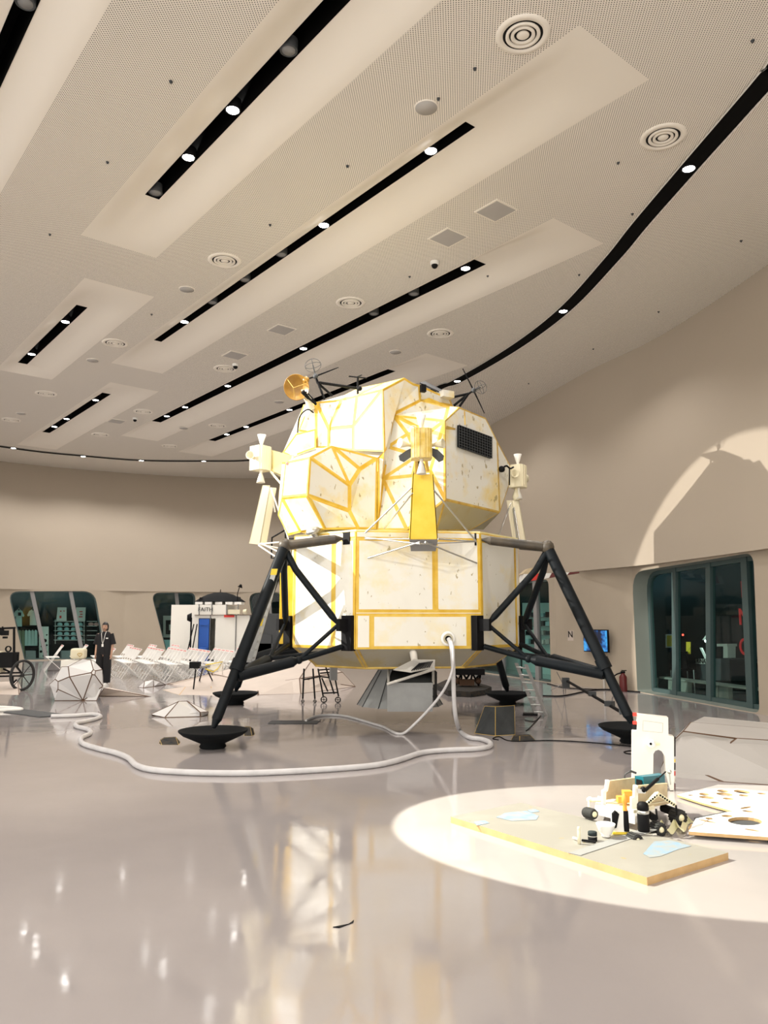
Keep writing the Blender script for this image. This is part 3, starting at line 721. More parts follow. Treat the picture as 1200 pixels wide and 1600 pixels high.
for i in range(14):
    t_ = i / 13; a = gp[0].lerp(gp[1], t_) + nn * .068; b = gp[3].lerp(gp[2], t_) + nn * .068; m.tube(a, b, .005, n=4)
for i in range(9):
    t_ = i / 8; a = gp[0].lerp(gp[3], t_) + nn * .068; b = gp[1].lerp(gp[2], t_) + nn * .068; m.tube(a, b, .005, n=4)
m.build('grille_mesh', 'grey_dark', gr)
# cores giving the cabin its depth
bk = lambda p, t_=.16: p + (p - Vector((0, 0, EYE))).normalized() * t_ + Vector((0, .05, 0))
core = [bk(pm[k]) for k in ('TL', 'T3', 'BL', 'B3', 'AP', 'AQ', 'R2', 'R3', 'L2')]
AXA = Vector((.79, -.61, 0)); AXS = Vector((-.61, -.79, 0))
hull('cabin_core', core + [Vector((-.9, 14.6, 3.2)), Vector((-.2, 15.1, 3.2)), Vector((-.9, 14.6, 5.0)), Vector((-.2, 15.1, 5.2)), Vector((1.2, 14.8, 4.9)), Vector((1.2, 14.8, 3.2)), Vector((.3, 13.0, 3.1)), Vector((-.8, 13.5, 3.1))], 'lander_white', AS)
hull('aft_bay_core', [bk(pm[k], .12) for k in ('s', 'r', 't1', 't2', 't3', 'x', 'e1', 'e2')] + [Vector((.7, 13.3, 4.9)), Vector((.7, 13.3, 3.3)), Vector((1.9, 14.6, 4.2)), Vector((1.9, 14.6, 3.4)), Vector((1.3, 14.4, 4.9))], 'under_grey', AB)
# roof hump and plates behind the ridge
facet_shell('roof_plates', dict(a=P(528, 622, 13.6), b=P(560, 606, 13.6), c=P(600, 598, 13.0), d=P(632, 590, 12.7), e=P(598, 608, 12.3), f=P(558, 618, 12.6), g=P(534, 624, 12.8)), [list('abcg'), list('cdef'), list('cfg')], ['deck_yellow', 'tape'], .03, AS)
m = MB().slab([P(656, 600, 13.1), P(702, 621, 13.85), P(706, 619, 14.3), P(664, 598, 13.6)], (0, 0, .03)); m.build('roof_rail', 'grey_dark', AS)
m = MB().box(P(697, 617, 13.6), (.24, .18, .12), .5); m.build('roof_box', 'lander_white', AS)
m = MB().box(P(661, 607, 12.95), (.09, .08, .13), .4); m.build('roof_camera', 'black', AS)
# front left boom with the dish
ob = [P(480, 640, 12.95), P(487, 655, 12.9), P(472, 676, 12.9), P(462, 690, 12.9)]
facet_shell('nose_fairing', dict(a=P(474, 632, 13.2), b=P(494, 630, 13.05), c=P(494, 680, 13.05), d=P(463, 680, 13.1), e=P(468, 650, 13.2)), [list('abcde')], ['lander_white', 'tape'], .03, AS)
facet_shell('lower_fairing', dict(a=P(462, 678, 12.95), b=P(494, 670, 12.95), c=P(494, 700, 12.9), d=P(456, 714, 12.85), e=P(441, 707, 12.9)), [list('abcde')], ['lander_white', 'tape'], .03, AS)
hull('fairing_core', [bk(P(*q)) for q in ((474, 632, 13.25), (494, 630, 13.2), (494, 700, 13.1), (456, 714, 13.05), (441, 707, 13.1), (463, 680, 13.2))] + [Vector((-.9, 14.4, 4.8)), Vector((-.9, 14.4, 3.6)), Vector((-1.3, 14.0, 3.7))], 'lander_white', AS)
m = MB().slab([P(452, 698, 12.2), P(463, 697, 12.2), P(464, 712, 12.15), P(453, 711, 12.15)], (0, .03, 0)); m.build('fairing_bracket', 'grey_light', AS)
m = MB(); m.tube(P(486, 640, 13.0), P(479, 618, 12.9), .07, .05, 10); m.tube(P(479, 624, 12.9), P(473, 608, 12.8), .045, .035)
bm_ = m.build('dish_boom', 'cream', AS)
m = MB(); m.path(smooth_line([P(490, 645, 12.85), P(480, 640, 12.8), P(468, 652, 12.8), P(465, 676, 12.8)]), .012, 6); m.path(smooth_line([P(494, 630, 12.8), P(488, 622, 12.75), P(478, 612, 12.75)]), .012, 6); m.build('boom_cable', 'black', AS)
dd = (Vector((-.12, -.85, -.30))).normalized(); dc_ = P(464, 605, 12.75)
MB().lathe([(0, -.05), (.08, -.045), (.15, -.02), (.215, .03), (.225, .035), (.16, -.03), (0, -.07)], dc_, dd, 28).build('antenna_dish', 'orange_dish', AS)
m = MB(); hub = dc_ + dd * .25
for a in (0.3, 2.4, 4.5):
    q = dd.to_track_quat('Z', 'Y') @ Vector((math.cos(a) * .2, math.sin(a) * .2, 0)); m.tube(dc_ + q + dd * .03, hub, .006, n=5)
m.build('feed_tripod', 'tape_dark', AS)
MB().lathe([(.0, .02), (.05, .02), (.06, -.02), (.0, -.03)], P(478, 593, 12.7), (0, -1, 0), 14).build('feed_disc', 'orange_dish', AS)
m = MB(); m.tube(P(473, 612, 12.6), P(482, 622, 12.7), .04, .03); m.tube(P(482, 622, 12.7), P(494, 632, 12.8), .02); m.build('dish_gimbal', 'black', AS)
# crossed rod antennas with wire hoops
def hoop_ant(c, ends, legs, tip, hoopc, r_):
    m = MB()
    for e in ends: m.tube(c, e, .016, .008, 6)
    for l in legs: m.tube(c + (legs[0] - c) * 0, l, .02, .02, 7)
    o = m.build('rod_antenna', 'black', AS)
    m = MB(); m.tube(c, hoopc, .012, n=6); m.ball(c, .05, 10)
    ax = (hoopc - c).normalized()
    for a in (0, PI / 2):
        q = ax.to_track_quat('Z', 'Y'); pts = [hoopc + q @ Vector((math.cos(a) * math.cos(t) * r_, math.sin(a) * math.cos(t) * r_, math.sin(t) * r_ * .85)) for t in [k * 2 * PI / 20 for k in range(21)]]
        m.path(pts, .005, 4)
    q = ax.to_track_quat('Z', 'Y'); m.path([hoopc + q @ Vector((math.cos(t) * r_, math.sin(t) * r_, 0)) for t in [k * 2 * PI / 20 for k in range(21)]], .005, 4)
    m.build('wire_hoop', 'grey_dark', o)
hoop_ant(P(493, 588, 12.9), [P(466, 597, 12.9), P(529, 574, 12.9)], [P(496, 598, 12.9), P(507, 624, 12.9)], None, P(489, 571, 12.9), .14)
m = MB(); m.tube(P(496, 598, 12.9), P(519, 618, 13.2), .022, n=7); m.tube(P(499, 598, 12.9), P(560, 607, 13.4), .026, n=7); m.build('antenna_strut', 'black', AS)
hoop_ant(P(740, 610, 13.9), [P(723, 576, 13.9), P(757, 646, 13.9)], [P(731, 616, 13.9)], None, P(751, 605, 13.9), .13)
m = MB(); c0 = P(732, 615, 13.9)
for q in (P(702, 622, 14.0), P(709, 634, 14.0), P(718, 635, 13.9)): m.tube(c0, q, .024, n=7)
m.build('antenna_strut', 'black', AS)
m = MB(); m.tube(P(559, 616, 12.75), P(559, 589, 12.75), .018, n=8); m.tube(P(545, 588, 12.75), P(573, 591, 12.75), .012, n=6); m.tube(P(559, 589, 12.6), P(565, 586, 12.9), .012, n=6); m.ball(P(562, 607, 12.75), .045, 10); m.build('tee_antenna', 'black', AS)
# red signal lamp
MB().ball(P(449, 724, 11.95), .03, 12).build('red_signal_lamp', 'led_red', AS)

# ---- RCS clusters
def nozzle(m, base, d, L_=.17, r0=.025, r1=.075, mi=0):
    d = Vector(d).normalized()
    m.lathe([(r0 * 1.2, -.07), (r0, 0), (r0 * 1.3, .02), (r1, L_), (r1 * .9, L_), (r0, .03), (0, .03)], base, d, 18, mi)
def rcs(c, sc_, yaw, bm_='cream'):
    q = Matrix.Rotation(yaw, 3, 'Z'); X = lambda v: c + q @ (Vector(v) * sc_)
    t = MB(); prof = [(-.15, -.12), (-.09, -.16), (.09, -.16), (.15, -.12), (.15, .12), (-.15, .12)]
    t.slab([X((x, y, -.22)) for x, y in prof], q @ Vector((0, 0, .44 * sc_)))
    for x in (-.11, -.04, .04, .11): t.box(X((x, -.165 if abs(x) < .1 else -.15, 0)), (.014, .012, .43 * sc_), q)
    o = t.build('thruster_block', bm_, AS)
    m = MB()
    nozzle(m, X((0, -.02, .27)), (0, 0, 1), .17 * sc_); o1 = m.build('thruster_nozzle', 'white', o)
    m = MB(); nozzle(m, X((0, -.02, -.27)), (0, 0, -1), .17 * sc_); m.build('thruster_nozzle', 'white', o)
    for s_ in (-1, 1):
        m = MB(); nozzle(m, X((.19 * s_, 0, .0)), q @ Vector((s_ * .85, -.5, .05)), .15 * sc_); m.build('thruster_nozzle', 'cream', o)
    return o
mat('block_yellow', (.62, .42, .06), .4, col2=(.74, .60, .24), vscale=9)
r1 = rcs(P(658, 695, 11.0), 1.0, R(2), 'block_yellow')
m = MB()
for s_, a, b in ((-1, P(648, 700, 11.0), P(627, 717, 11.0)), (1, P(669, 700, 11.0), P(690, 717, 11.0))):
    for side in (0,):
        d = (b - a).normalized(); nrm = Vector((0, 1, 0)); up_ = d.cross(nrm)
        pts = [a + up_ * .02, a + d * .12 + up_ * .07, b + up_ * .06, b + d * .03, b - up_ * .06, a + d * .12 - up_ * .05, a - up_ * .02]
        MB().slab(pts, (0, .02, 0)).build('plume_scoop', 'grey_dark', r1)
m = MB(); c = P(646, 671, 11.0); m.path([c + Vector((.045 * math.cos(t), 0, .03 + .025 * math.sin(t))) for t in [k * PI / 6 for k in range(13)]], .006, 5); m.tube(c + Vector((0, 0, -.06)), c, .03, n=10); m.build('hoist_ring', 'metal', r1)
# outrigger carrying the centre cluster
m = MB()
for a, b in ((P(652, 680, 11.2), P(655, 668, 12.3)), (P(664, 712, 11.2), P(668, 735, 12.2)), (P(650, 712, 11.2), P(650, 742, 12.3)), (P(664, 680, 11.2), P(672, 680, 12.2))): m.tube(a, b, .03, n=6)
m.build('thruster_outrigger', 'tape', r1)
r2 = rcs(P(407, 717, 12.9), .95, R(52))
q = [P(422, 700, 13.0), P(422, 734, 13.0), P(443, 758, 12.6), P(460, 716, 12.7)]
m = MB(); m.slab([P(421, 702, 13.0), P(421, 734, 13.0), P(440, 742, 12.8), P(460, 713, 12.8)], (.05, .35, 0)); m.build('thruster_outrigger', 'deck_yellow', r2)
m = MB(); m.tube(P(421, 735, 12.95), P(441, 758, 12.6), .02, n=6); m.tube(P(424, 735, 13.2), P(441, 745, 13.0), .02, n=6); m.build('outrigger_brace', 'cream', r2)
r3 = rcs(P(808, 745, 13.9), .95, R(60))
m = MB(); m.slab([P(788, 728, 13.8), P(788, 762, 13.8), P(800, 757, 13.9), P(800, 732, 13.9)], (.0, .3, 0)); m.build('thruster_outrigger', 'tape_dark', r3)
m = MB(); m.path(smooth_line([P(783, 733, 13.4), P(791, 728, 13.4), P(797, 732, 13.5), P(802, 730, 13.6)]), .018, 6); m.ball(P(784, 733, 13.4), .06, 10); m.path([P(796, 732, 13.5), P(796, 758, 13.6)], .012, 5); m.build('thruster_cable', 'black', r3)

# ---- plume deflectors
def deflector(tl, tr, br, bl, depth, m_, struts, sm, name='plume_deflector'):
    inn = (LC + Vector((0, 0, 4)) - tl); inn.z = 0; inn = inn.normalized() * depth
    c = [tl, tr, br, bl]; w_ = (tr - tl).normalized()
    m = MB(); m.slab([tl, tr, br, bl], inn * .15)
    for a, b in ((tl, bl), (tr, br)): m.slab([a, b, b + inn, a + inn], w_ * .012 * (1 if a is tl else -1))
    o = m.build(name, m_, LM)
    m = MB()
    for a, b in struts: m.tube(a, b, .013, n=6)
    m.build('deflector_strut', sm, o); return o
YD = 11.1
deflector(P(645, 741, YD), P(677, 741, YD), P(684, 842, YD), P(640, 842, YD), .10, 'yellow_foil',
          [(P(643, 762, YD), P(564, 839, 11.55)), (P(678, 766, YD), P(744, 846, 11.7)), (P(564, 839, 11.55), P(656, 850, 11.0)), (P(744, 846, 11.7), P(656, 850, 11.0)),
           (P(562, 876, 11.6), P(656, 847, 11.0)), (P(745, 880, 11.7), P(664, 847, 11.0)), (P(640, 842, YD), P(564, 842, 11.55)), (P(684, 842, YD), P(744, 846, 11.7)), (P(600, 826, 11.8), P(645, 770, YD))], 'metal')
MB().slab([P(640, 843, 11.05), P(684, 843, 11.05), P(681, 861, 11.3), P(642, 861, 11.3)], (0, .03, 0)).build('deflector_foot', 'grey', LM)
deflector(P(410, 758, 12.7), P(421, 762, 12.7), P(405, 851, 12.9), P(389, 849, 12.9), .12, 'cream',
          [(P(423, 762, 12.7), P(452, 845, 12.6)), (P(424, 764, 12.7), P(430, 800, 12.9)), (P(406, 850, 12.9), P(449, 846, 12.6)), (P(408, 849, 12.9), P(447, 868, 12.4)), (P(404, 852, 12.9), P(443, 878, 12.2)), (P(407, 851, 12.9), P(444, 858, 12.9))], 'white')
deflector(P(801, 782, 13.9), P(811, 782, 13.9), P(823, 850, 13.7), P(812, 850, 13.7), .12, 'cream',
          [(P(799, 784, 13.9), P(779, 838, 13.6)), (P(802, 786, 13.9), P(812, 846, 13.5)), (P(800, 784, 14.0), P(808, 842, 13.3))], 'metal')
MB().lathe([(.05, 0), (.08, .06), (.03, .2), (.02, .24)], P(807, 782, 13.9), (0, 0, 1), 14).build('deflector_cap', 'cream', LM)

# ---- landing legs
RP = 3.78
def leg(ang, rp, idx):
    d = Vector((math.cos(ang), math.sin(ang), 0)); s_ = Vector((-d.y, d.x, 0)); F = lambda r_, t_, z: LC + d * r_ + s_ * t_ + Vector((0, 0, z))
    kn = F(rp - 1.2, 0, 2.80); ft = F(rp, 0, .26); r_f = 1.99; hw = .6
    def along(t_): return kn.lerp(ft, t_)
    m = MB(); m.tube(kn + (kn - ft).normalized() * .05, along(.70), .085, n=16); m.tube(along(.655), along(.71), .10, n=16); m.tube(along(.7), along(.96), .07, n=16); m.tube(along(.95), ft, .07, .03, 16)
    L = m.build('landing_leg', 'strut_black', LM)
    MB().lathe([(.16, 0), (.18, .02), (.16, .06), (.40, .17), (.455, .215), (.46, .235), (.445, .235), (.38, .18), (.0, .13)], F(rp, 0, 0), (0, 0, 1), 40).build('foot_pad', 'black_matte', L)
    MB().ball(kn, .11, 12).build('knuckle', 'strut_brown', L)
    for k in (-1, 1):
        top = F(r_f, hw * k, ZT - .1); q = kn + (top - kn).normalized()
        m = MB(); dd_ = (top - kn); m.tube(kn, kn + dd_ * .08, .05, .075, 12); m.tube(kn + dd_ * .08, kn + dd_ * .86, .075, .068, 14); m.tube(kn + dd_ * .86, kn + dd_ * .985, .068, .015, 12)
        m.build('upper_strut', 'strut_brown', L)
        MB().box(top + d * -.06, (.05, .19, .19), Matrix.Rotation(ang, 3, 'Z')).build('upper_bracket', 'black', L)
        lo = F(r_f + .08, hw * k, 1.62); bend = kn.lerp(lo, .22) + Vector((0, 0, -.10)) + d * .02
        m = MB(); m.path([kn + Vector((0, 0, -.05)), bend, bend.lerp(lo, .85)], .052, 12); m.tube(bend.lerp(lo, .84), lo, .052, .02, 12); m.build('side_strut', 'strut_black', L)
        m = MB(); br = F(r_f - .04, (hw + .08) * k, 1.5)
        m.box(br, (.10, .20, .52), Matrix.Rotation(ang, 3, 'Z')); m.box(br + d * .12 + Vector((0, 0, .12)), (.2, .07, .18), Matrix.Rotation(ang, 3, 'Z')); m.build('lower_bracket', 'black', L)
        el = F(r_f + .62, hw * .55 * k, 1.12); b0 = F(r_f + .02, hw * k, 1.3); b1 = F(r_f + .1, hw * k, 1.62); b2 = F(r_f + .05, -hw * k * .2, 1.2)
        m = MB()
        for a, b, r_ in ((b0, el, .04), (b1, el, .03), (b2, el, .03)): m.tube(a, b, r_, n=8)
        m.ball(el, .06, 10); m.build('truss_link', 'strut_black', L)
        att = along(.745); m = MB(); v = att - el; m.tube(el, el + v * .1, .03, .075, 12); m.tube(el + v * .1, el + v * .93, .078, n=14); m.tube(el + v * .93, att, .03, n=10); m.build('lower_strut', 'strut_black', L)
    return L
for i, (px, py) in enumerate([(333, 1148), (988, 1141), (368, 1087), (793, 1087)]):
    g = G(px, py, .17); v = g - LC; v.z = 0
    leg(math.atan2(v.y, v.x), v.length, i)
# ladder of aluminium strapped along the left front leg
m = MB(); a0, a1 = P(425, 891, 11.2), P(385, 1035, 11.6); w_ = Vector((.0, .3, 0))
for k in (0, 1): m.slab([a0 + w_ * k, a1 + w_ * k, a1 + w_ * k + Vector((.07, 0, 0)), a0 + w_ * k + Vector((.07, 0, 0))], (0, .03, 0))
for k in range(11): t_ = (k + .5) / 11; p = a0.lerp(a1, t_); m.tube(p + Vector((.03, 0, 0)), p + w_ + Vector((.03, 0, 0)), .015, n=6)
la = m.build('egress_ladder', 'alu', LM)
m = MB(); p = a0.lerp(a1, .52); q = a0.lerp(a1, .60); m.slab([p + Vector((-.005, -.01, 0)), q + Vector((-.005, -.01, 0)), q + Vector((.08, -.01, 0)), p + Vector((.08, -.01, 0))], (0, -.005, 0)); m.slab([a0 + Vector((-.005, -.01, 0.02)), a0.lerp(a1, .05) + Vector((-.005, -.01, 0)), a0.lerp(a1, .05) + Vector((.08, -.01, 0)), a0 + Vector((.08, -.01, .02))], (0, .05, 0)); m.build('ladder_sticker', 'yellow', la)
# silver downpipe on the left facet
fo = lambda x, y, o_=.0: P(x, y, 12.15 - o_)
m = MB(); m.path(smooth_line([P(490, 832, 11.9), P(498, 850, 12.0), P(499, 862, 12.0)], 5), .05, 12); m.tube(P(498, 855, 12.0), P(497, 902, 12.0), .045, n=14); m.path(smooth_line([P(497, 902, 12.0), P(498, 911, 12.0), P(504, 913, 12.05)], 5), .045, 12)
dp = m.build('vent_pipe', 'metal', LM)
MB().lathe([(.03, .0), (.1, -.02), (.13, -.07), (.10, -.10), (.0, -.1)][::-1], P(487, 824, 11.85), (-.3, -.2, .9), 8).build('pipe_cowl', 'metal', dp)
m = MB(); m.tube(P(499, 860, 12.0), P(507, 860, 12.2), .03); m.tube(P(499, 892, 12.0), P(506, 892, 12.2), .025); m.build('pipe_clamp', 'metal', dp)
# struts' little gantry left of the cabin
m = MB(); m.path([P(446, 848, 12.8), P(446, 828, 12.9), P(425, 840, 13.1), P(424, 872, 13.1), P(444, 874, 12.9)], .016, 6); m.build('gantry_frame', 'black', LM)
# hose port
hp_ = Lp(.62, -A_, 0); hport = P(700, 998, (Lp(.43, -A_, 0)).y - .03)
MB().lathe([(.075, .02), (.10, .02), (.11, 0)], hport, (.14, -.99, 0), 28).build('hose_port', 'white_plain', LM)
MB().lathe([(0, .012), (.045, .012), (.045, .03)], hport, (.14, -.99, 0), 20).build('port_opening', 'black', LM)
# slatted panel and tray hung beneath the stage
m = MB(); m.slab([P(605, 1067, 11.8), P(676, 1067, 11.8), P(676, 1112, 11.95), P(605, 1112, 11.95)], (0, .05, 0)); EQ = m.build('equipment_tray', 'ash_panel', LM)
m = MB(); m.slab([P(605, 1067, 11.84), P(676, 1067, 11.84), P(678, 1046, 13.0), P(613, 1046, 13.0)], (0, 0, -.03)); m.slab([P(676, 1046, 12.15), P(681, 1050, 12.9), P(681, 1096, 12.9), P(677, 1092, 12.2)], (.02, 0, 0)); m.build('tray_inner_wall', 'rock_dark', EQ)
m = MB(); m.slab([P(614, 1047, 11.5), P(646, 1031, 11.35), P(680, 1031, 11.4), P(679, 1044, 11.45), P(642, 1051, 11.4)], (0, .06, 0)); SL = m.build('slatted_lid', 'grey_light', EQ)
m = MB()
for k in range(9):
    t_ = k / 8; m.tube(P(643 + 27 * t_, 1048 - 5 * t_, 11.36 + .05 * t_), P(656 + 20 * t_, 1036 - 3 * t_, 11.32 + .05 * t_), .008, n=4)
m.build('lid_slats', 'black', SL)
for a, b, ra, rb in ((P(605, 1069, 11.75), P(680, 1045, 11.6), .022, .022), (P(645, 1016, 11.75), P(648, 1034, 11.42), .06, .05), (P(607, 1045, 12.4), P(607, 1068, 11.9), .02, .02), (P(677, 1040, 12.3), P(677, 1068, 11.9), .02, .02)):
    MB().tube(a, b, ra, rb, 10).build('tray_hanger', 'grey_light', EQ)
#PART3
# ------------------------------------------------------------------ hoses
def floor_hose(air, ground, r_, name, label, cat, m_):
    pts = [P(x, y, Y) for x, y, Y in air] + [G(x, y, r_) for x, y in ground]
    o = MB().path(smooth_line(pts, 5), r_, 10).build(name, m_); return tag(o, label, cat)
floor_hose([(701, 998, 11.62), (705, 1010, 11.55), (708, 1040, 11.55), (709, 1085, 11.6), (712, 1120, 11.65)],
           [(719, 1142), (733, 1152), (752, 1155), (765, 1160), (765, 1166), (745, 1170), (700, 1172), (660, 1176), (625, 1187), (590, 1195), (540, 1200), (460, 1205), (380, 1208), (300, 1207), (240, 1203), (214, 1196), (200, 1184), (180, 1176),
            (155, 1170), (130, 1162), (127, 1153), (141, 1146), (138, 1140), (120, 1135), (119, 1130), (133, 1127), (150, 1123), (157, 1119), (145, 1116), (115, 1118), (80, 1119)],
           .033, 'floor_hose', 'long thick white hose winding over the floor from the lander to the far left', 'hose', 'hose_white')
floor_hose([(703, 1000, 11.60), (708, 1012, 11.5), (707, 1045, 11.5), (698, 1070, 11.5), (684, 1092, 11.6), (664, 1115, 11.7), (645, 1134, 11.75)],
           [(630, 1146), (617, 1145), (600, 1136), (580, 1130), (545, 1120), (520, 1117), (495, 1119), (478, 1126)], .02, 'thin_hose', 'thinner white hose looping from the lander port back under the lander', 'hose', 'hose_white')
floor_hose([], [(0, 1105), (20, 1106), (34, 1108), (20, 1109), (-20, 1110)], .03, 'side_hose', 'short loop of white hose at the left edge by the black mat', 'hose', 'white_plain')

# ------------------------------------------------------------------ faceted rocks
def rock(name, label, cat, spec, faces, mats, wd, ground=True, group=None, depth=None):
    pts = {}
    for k, (x, y, Y) in spec.items():
        pts[k] = G(x, y, 0) if Y == 0 else P(x, y, Y)
    o = facet_shell(name, pts, [list(f) if ' ' not in f else f.split() for f in faces], mats, wd)
    c = sum(pts.values(), Vector()) / len(pts); c.z = 0
    zt = max(p.z for p in pts.values()); w_ = max(abs(p.x - c.x) for p in pts.values())
    back = []
    for p in pts.values(): q = c + (p - c) * .98 + Vector((c.x, c.y, 0)).normalized() * .07; q.z = max(p.z * .97, .0); back.append(q)
    dd_ = depth or w_ * .9
    vd = Vector((c.x, c.y, 0)).normalized()
    for p in pts.values(): q = c + (p - c) * .72 + vd * dd_; q.z = p.z * .85 if p.z > .02 else 0; back.append(q)
    h = hull('rock_body', back, mats[0], o)
    tag(o, label, cat, group); return o
Yb = 16.9
def sph(x, y):
    r2 = ((x - 118) / 46) ** 2 + ((y - 1062) / 40) ** 2; return Yb - .62 * math.sqrt(max(0, 1 - r2))
BP = dict(A=(142, 1031), A0=(129, 1029), B=(106.5, 1041), C=(96, 1041.5), D=(85.5, 1061), E=(77, 1069), F=(84.5, 1088), g=(85.5, 1095), h=(129.5, 1095), J=(90.5, 1065), K=(90.5, 1077), L=(108.5, 1057.5), M=(142.5, 1051), N=(144, 1054),
          O=(148.5, 1054.5), Q=(149.5, 1048), R=(146, 1046), S=(147, 1033), T=(160, 1046), U=(161, 1072), V=(151, 1095))
spec = {k: (x, y, sph(x, y) if y < 1090 else 16.62 - .0) for k, (x, y) in BP.items()}
o = rock('faceted_boulder', 'large pale grey-white faceted boulder with dark joints beside the standing person', 'boulder', spec,
         ['A0 B L M R A', 'B C D J L', 'D E F K J', 'F g h K', 'J K h L', 'L h N M', 'M N O Q R', 'A R Q T S', 'Q O U T', 'O N h U', 'h V U'], ['rock_white', 'joint'], .012, depth=1.0)
rock('faceted_mound', 'small white faceted mound with brown seams in front of the far left foot pad', 'boulder',
     dict(a=(237, 1118, 0), b=(257, 1121.5, 0), c=(313, 1120, 0), d=(325, 1117, 0), e=(279, 1095.5, 13.95), f=(292, 1094.5, 14.05), g=(313, 1113, 13.85), h=(326, 1112, 14.0), i=(237, 1115, 14.0)),
     ['a b e i', 'b c g f e', 'g c d h', 'f g h'], ['rock_white', 'joint'], .012, depth=.5)
rock('dark_boulder', 'dark grey faceted boulder with tan seams under the right side of the lander', 'boulder',
     dict(a=(741, 1146, 0), b=(774, 1150, 0), c=(805, 1148, 0), d=(757, 1103, 11.95), e=(774, 1104, 11.85), f=(804, 1102, 12.0)), ['a b e d', 'b c f e'], ['rock_dark', 'tape_dark'], .005, depth=.5)
rock('floor_stone', 'small dark hexagonal stone left of the near left foot pad', 'stone', dict(a=(248, 1162, 0), b=(253, 1164, 0), c=(279, 1164, 0), d=(282, 1160, 0), e=(256, 1153, 11.2), f=(275, 1152, 11.25), g=(250, 1157, 11.15)), ['a b g', 'b c f e g', 'c d f'], ['stone', 'tape_dark'], .003, depth=.15)
rock('floor_stone', 'small brown stone partly behind the near left foot pad', 'stone', dict(a=(381, 1150, 0), b=(394, 1150, 0), c=(398, 1148, 0), d=(383, 1135, 11.95), e=(391, 1136, 11.9), f=(396, 1139, 11.95)), ['a b e d', 'b c f e'], ['stone', 'tape_dark'], .003, depth=.15)
rock('floor_stone', 'flat brown stone in front of the dark grey boulder', 'stone', dict(a=(798, 1157, 0), b=(812, 1158, 0), c=(838, 1158, 0), d=(802, 1149, 11.55), e=(812, 1150, 11.4), f=(829, 1149, 11.5)), ['a b e d', 'b c f e'], ['stone', 'tape_dark'], .003, depth=.15)
rock('lunar_hill', 'wide low pinkish-white faceted hill behind the left landing legs', 'hill',
     dict(a=(258, 1069, 0), b=(345, 1074, 0), c=(404, 1086, 0), d=(470, 1084, 0), e=(556, 1073, 0), f=(330, 1052, 20.3), g=(404, 1034, 20.6), h=(490, 1027, 20.6), i=(402, 1069, 18.9), j=(535, 1050, 20.0), k=(468, 1060, 18.9)),
     ['a b f', 'b c i f', 'f i g', 'i c d k', 'g i k h', 'k d e', 'k e j', 'h k j'], ['rock_pink', 'joint'], .014, depth=.5)
rock('lunar_hill', 'flat triangular white ground facet with a red edge right of the large boulder', 'hill', dict(a=(154, 1088, 0), b=(237, 1088.5, 0), c=(162, 1075, 17.4), d=(192, 1080, 17.5)), ['a b d c'], ['rock_pink', 'joint'], .014, depth=.5)
rock('half_dome', 'small white half dome with ribs between the chairs and the low hill', 'hill', dict(a=(215, 1074, 0), b=(224, 1075, 0), c=(260, 1070, 0), d=(226, 1064, 19.9), e=(240, 1061.5, 20.1), f=(250, 1065, 20.2), g=(240, 1073, 0)), ['a b d', 'b g e d', 'g c f e'], ['rock_white', 'joint'], .012, depth=.4)
rock('ground_facets', 'low white ground facets under the yellow-framed tripod probe', 'hill', dict(a=(254, 1078, 0), b=(280, 1086, 0), c=(330, 1085, 0), d=(350, 1088, 0), e=(330, 1072, 19.6), f=(290, 1073, 19.5), g=(380, 1074, 19.4)), ['a b f', 'b c e f', 'c d g e'], ['rock_pink', 'plywood_edge'], .012, depth=.5)
rock('ground_facets', 'low white ground facets at the left edge under the black cart', 'hill', dict(a=(-30, 1085, 0), b=(30, 1086, 0), c=(34, 1076, 0), d=(-20, 1066, 19.6), e=(28, 1064, 19.8)), ['a b e d', 'b c e'], ['rock_pink', 'joint'], .012, depth=.5)
rock('grey_facet_rock', 'large grey faceted rock with brown joints at the right edge behind the lit circle', 'boulder',
     dict(a=(1079, 1128, 9.6), b=(1260, 1143, 9.6), c=(1260, 1159, 8.95), d=(1151, 1153, 8.9), e=(1067, 1142, 9.0), f=(1048, 1160, 9.1), g=(1085, 1203, 8.75), h=(1030, 1206, 9.2), i=(1131, 1222, 0), j=(1260, 1231, 0), k=(1030, 1213, 0), l=(1215, 1157, 8.92), m=(1260, 1190, 8.7)),
     ['a b c l d e', 'e d g h f', 'd l m j i g', 'h g i k', 'a e f', 'l c m'], ['rock_grey', 'joint'], .012, depth=1.4)

# ------------------------------------------------------------------ folding chairs in rows
ch = thing('folding_chair', '', 'chair', (0, 0, 0))
fm = MB()
for s_ in (-1, 1):
    y = .2 * s_
    fm.tube((.26, y, .01), (-.27, y, .84), .011, n=6)
fm.tube((.17, -.2, .16), (.17, .2, .16), .009, n=5); fm.tube((-.27, -.2, .84), (-.27, .2, .84), .011, n=6); fm.build('frame', 'white_plain', ch)
for s_ in (-1, 1): MB().tube((-.28, .185 * s_, .01), (.2, .185 * s_, .45), .011, n=6).build('leg', 'white_plain', ch)
m = MB(); m.box((.03, 0, .455), (.40, .36, .022)); m.build('seat', 'white_plain', ch)
m = MB()
for k in range(5): y = -.15 + .075 * k; m.tube((-.08, y, .545), (-.255, y, .80), .007, n=5)
m.build('backrest', 'white_plain', ch)
d_ = Vector((-.19, 0, .30)).normalized()
m = MB(); m.box((-.262, 0, .818), (.02, .43, .07), Matrix.Rotation(-.55, 3, 'Y')); o = m.build('top_rail', 'white_plain', ch)
m = MB()
for k in range(4): m.box((-.262, -.14 + .093 * k, .818), (.026, .045, .035), Matrix.Rotation(-.55, 3, 'Y'))
m.build('red_mark', 'red', o)
fdir = Vector((-.90, -.44, 0)); az = math.atan2(fdir.y, fdir.x); rowd = Vector((-.44, .90, 0)); n_c = 0
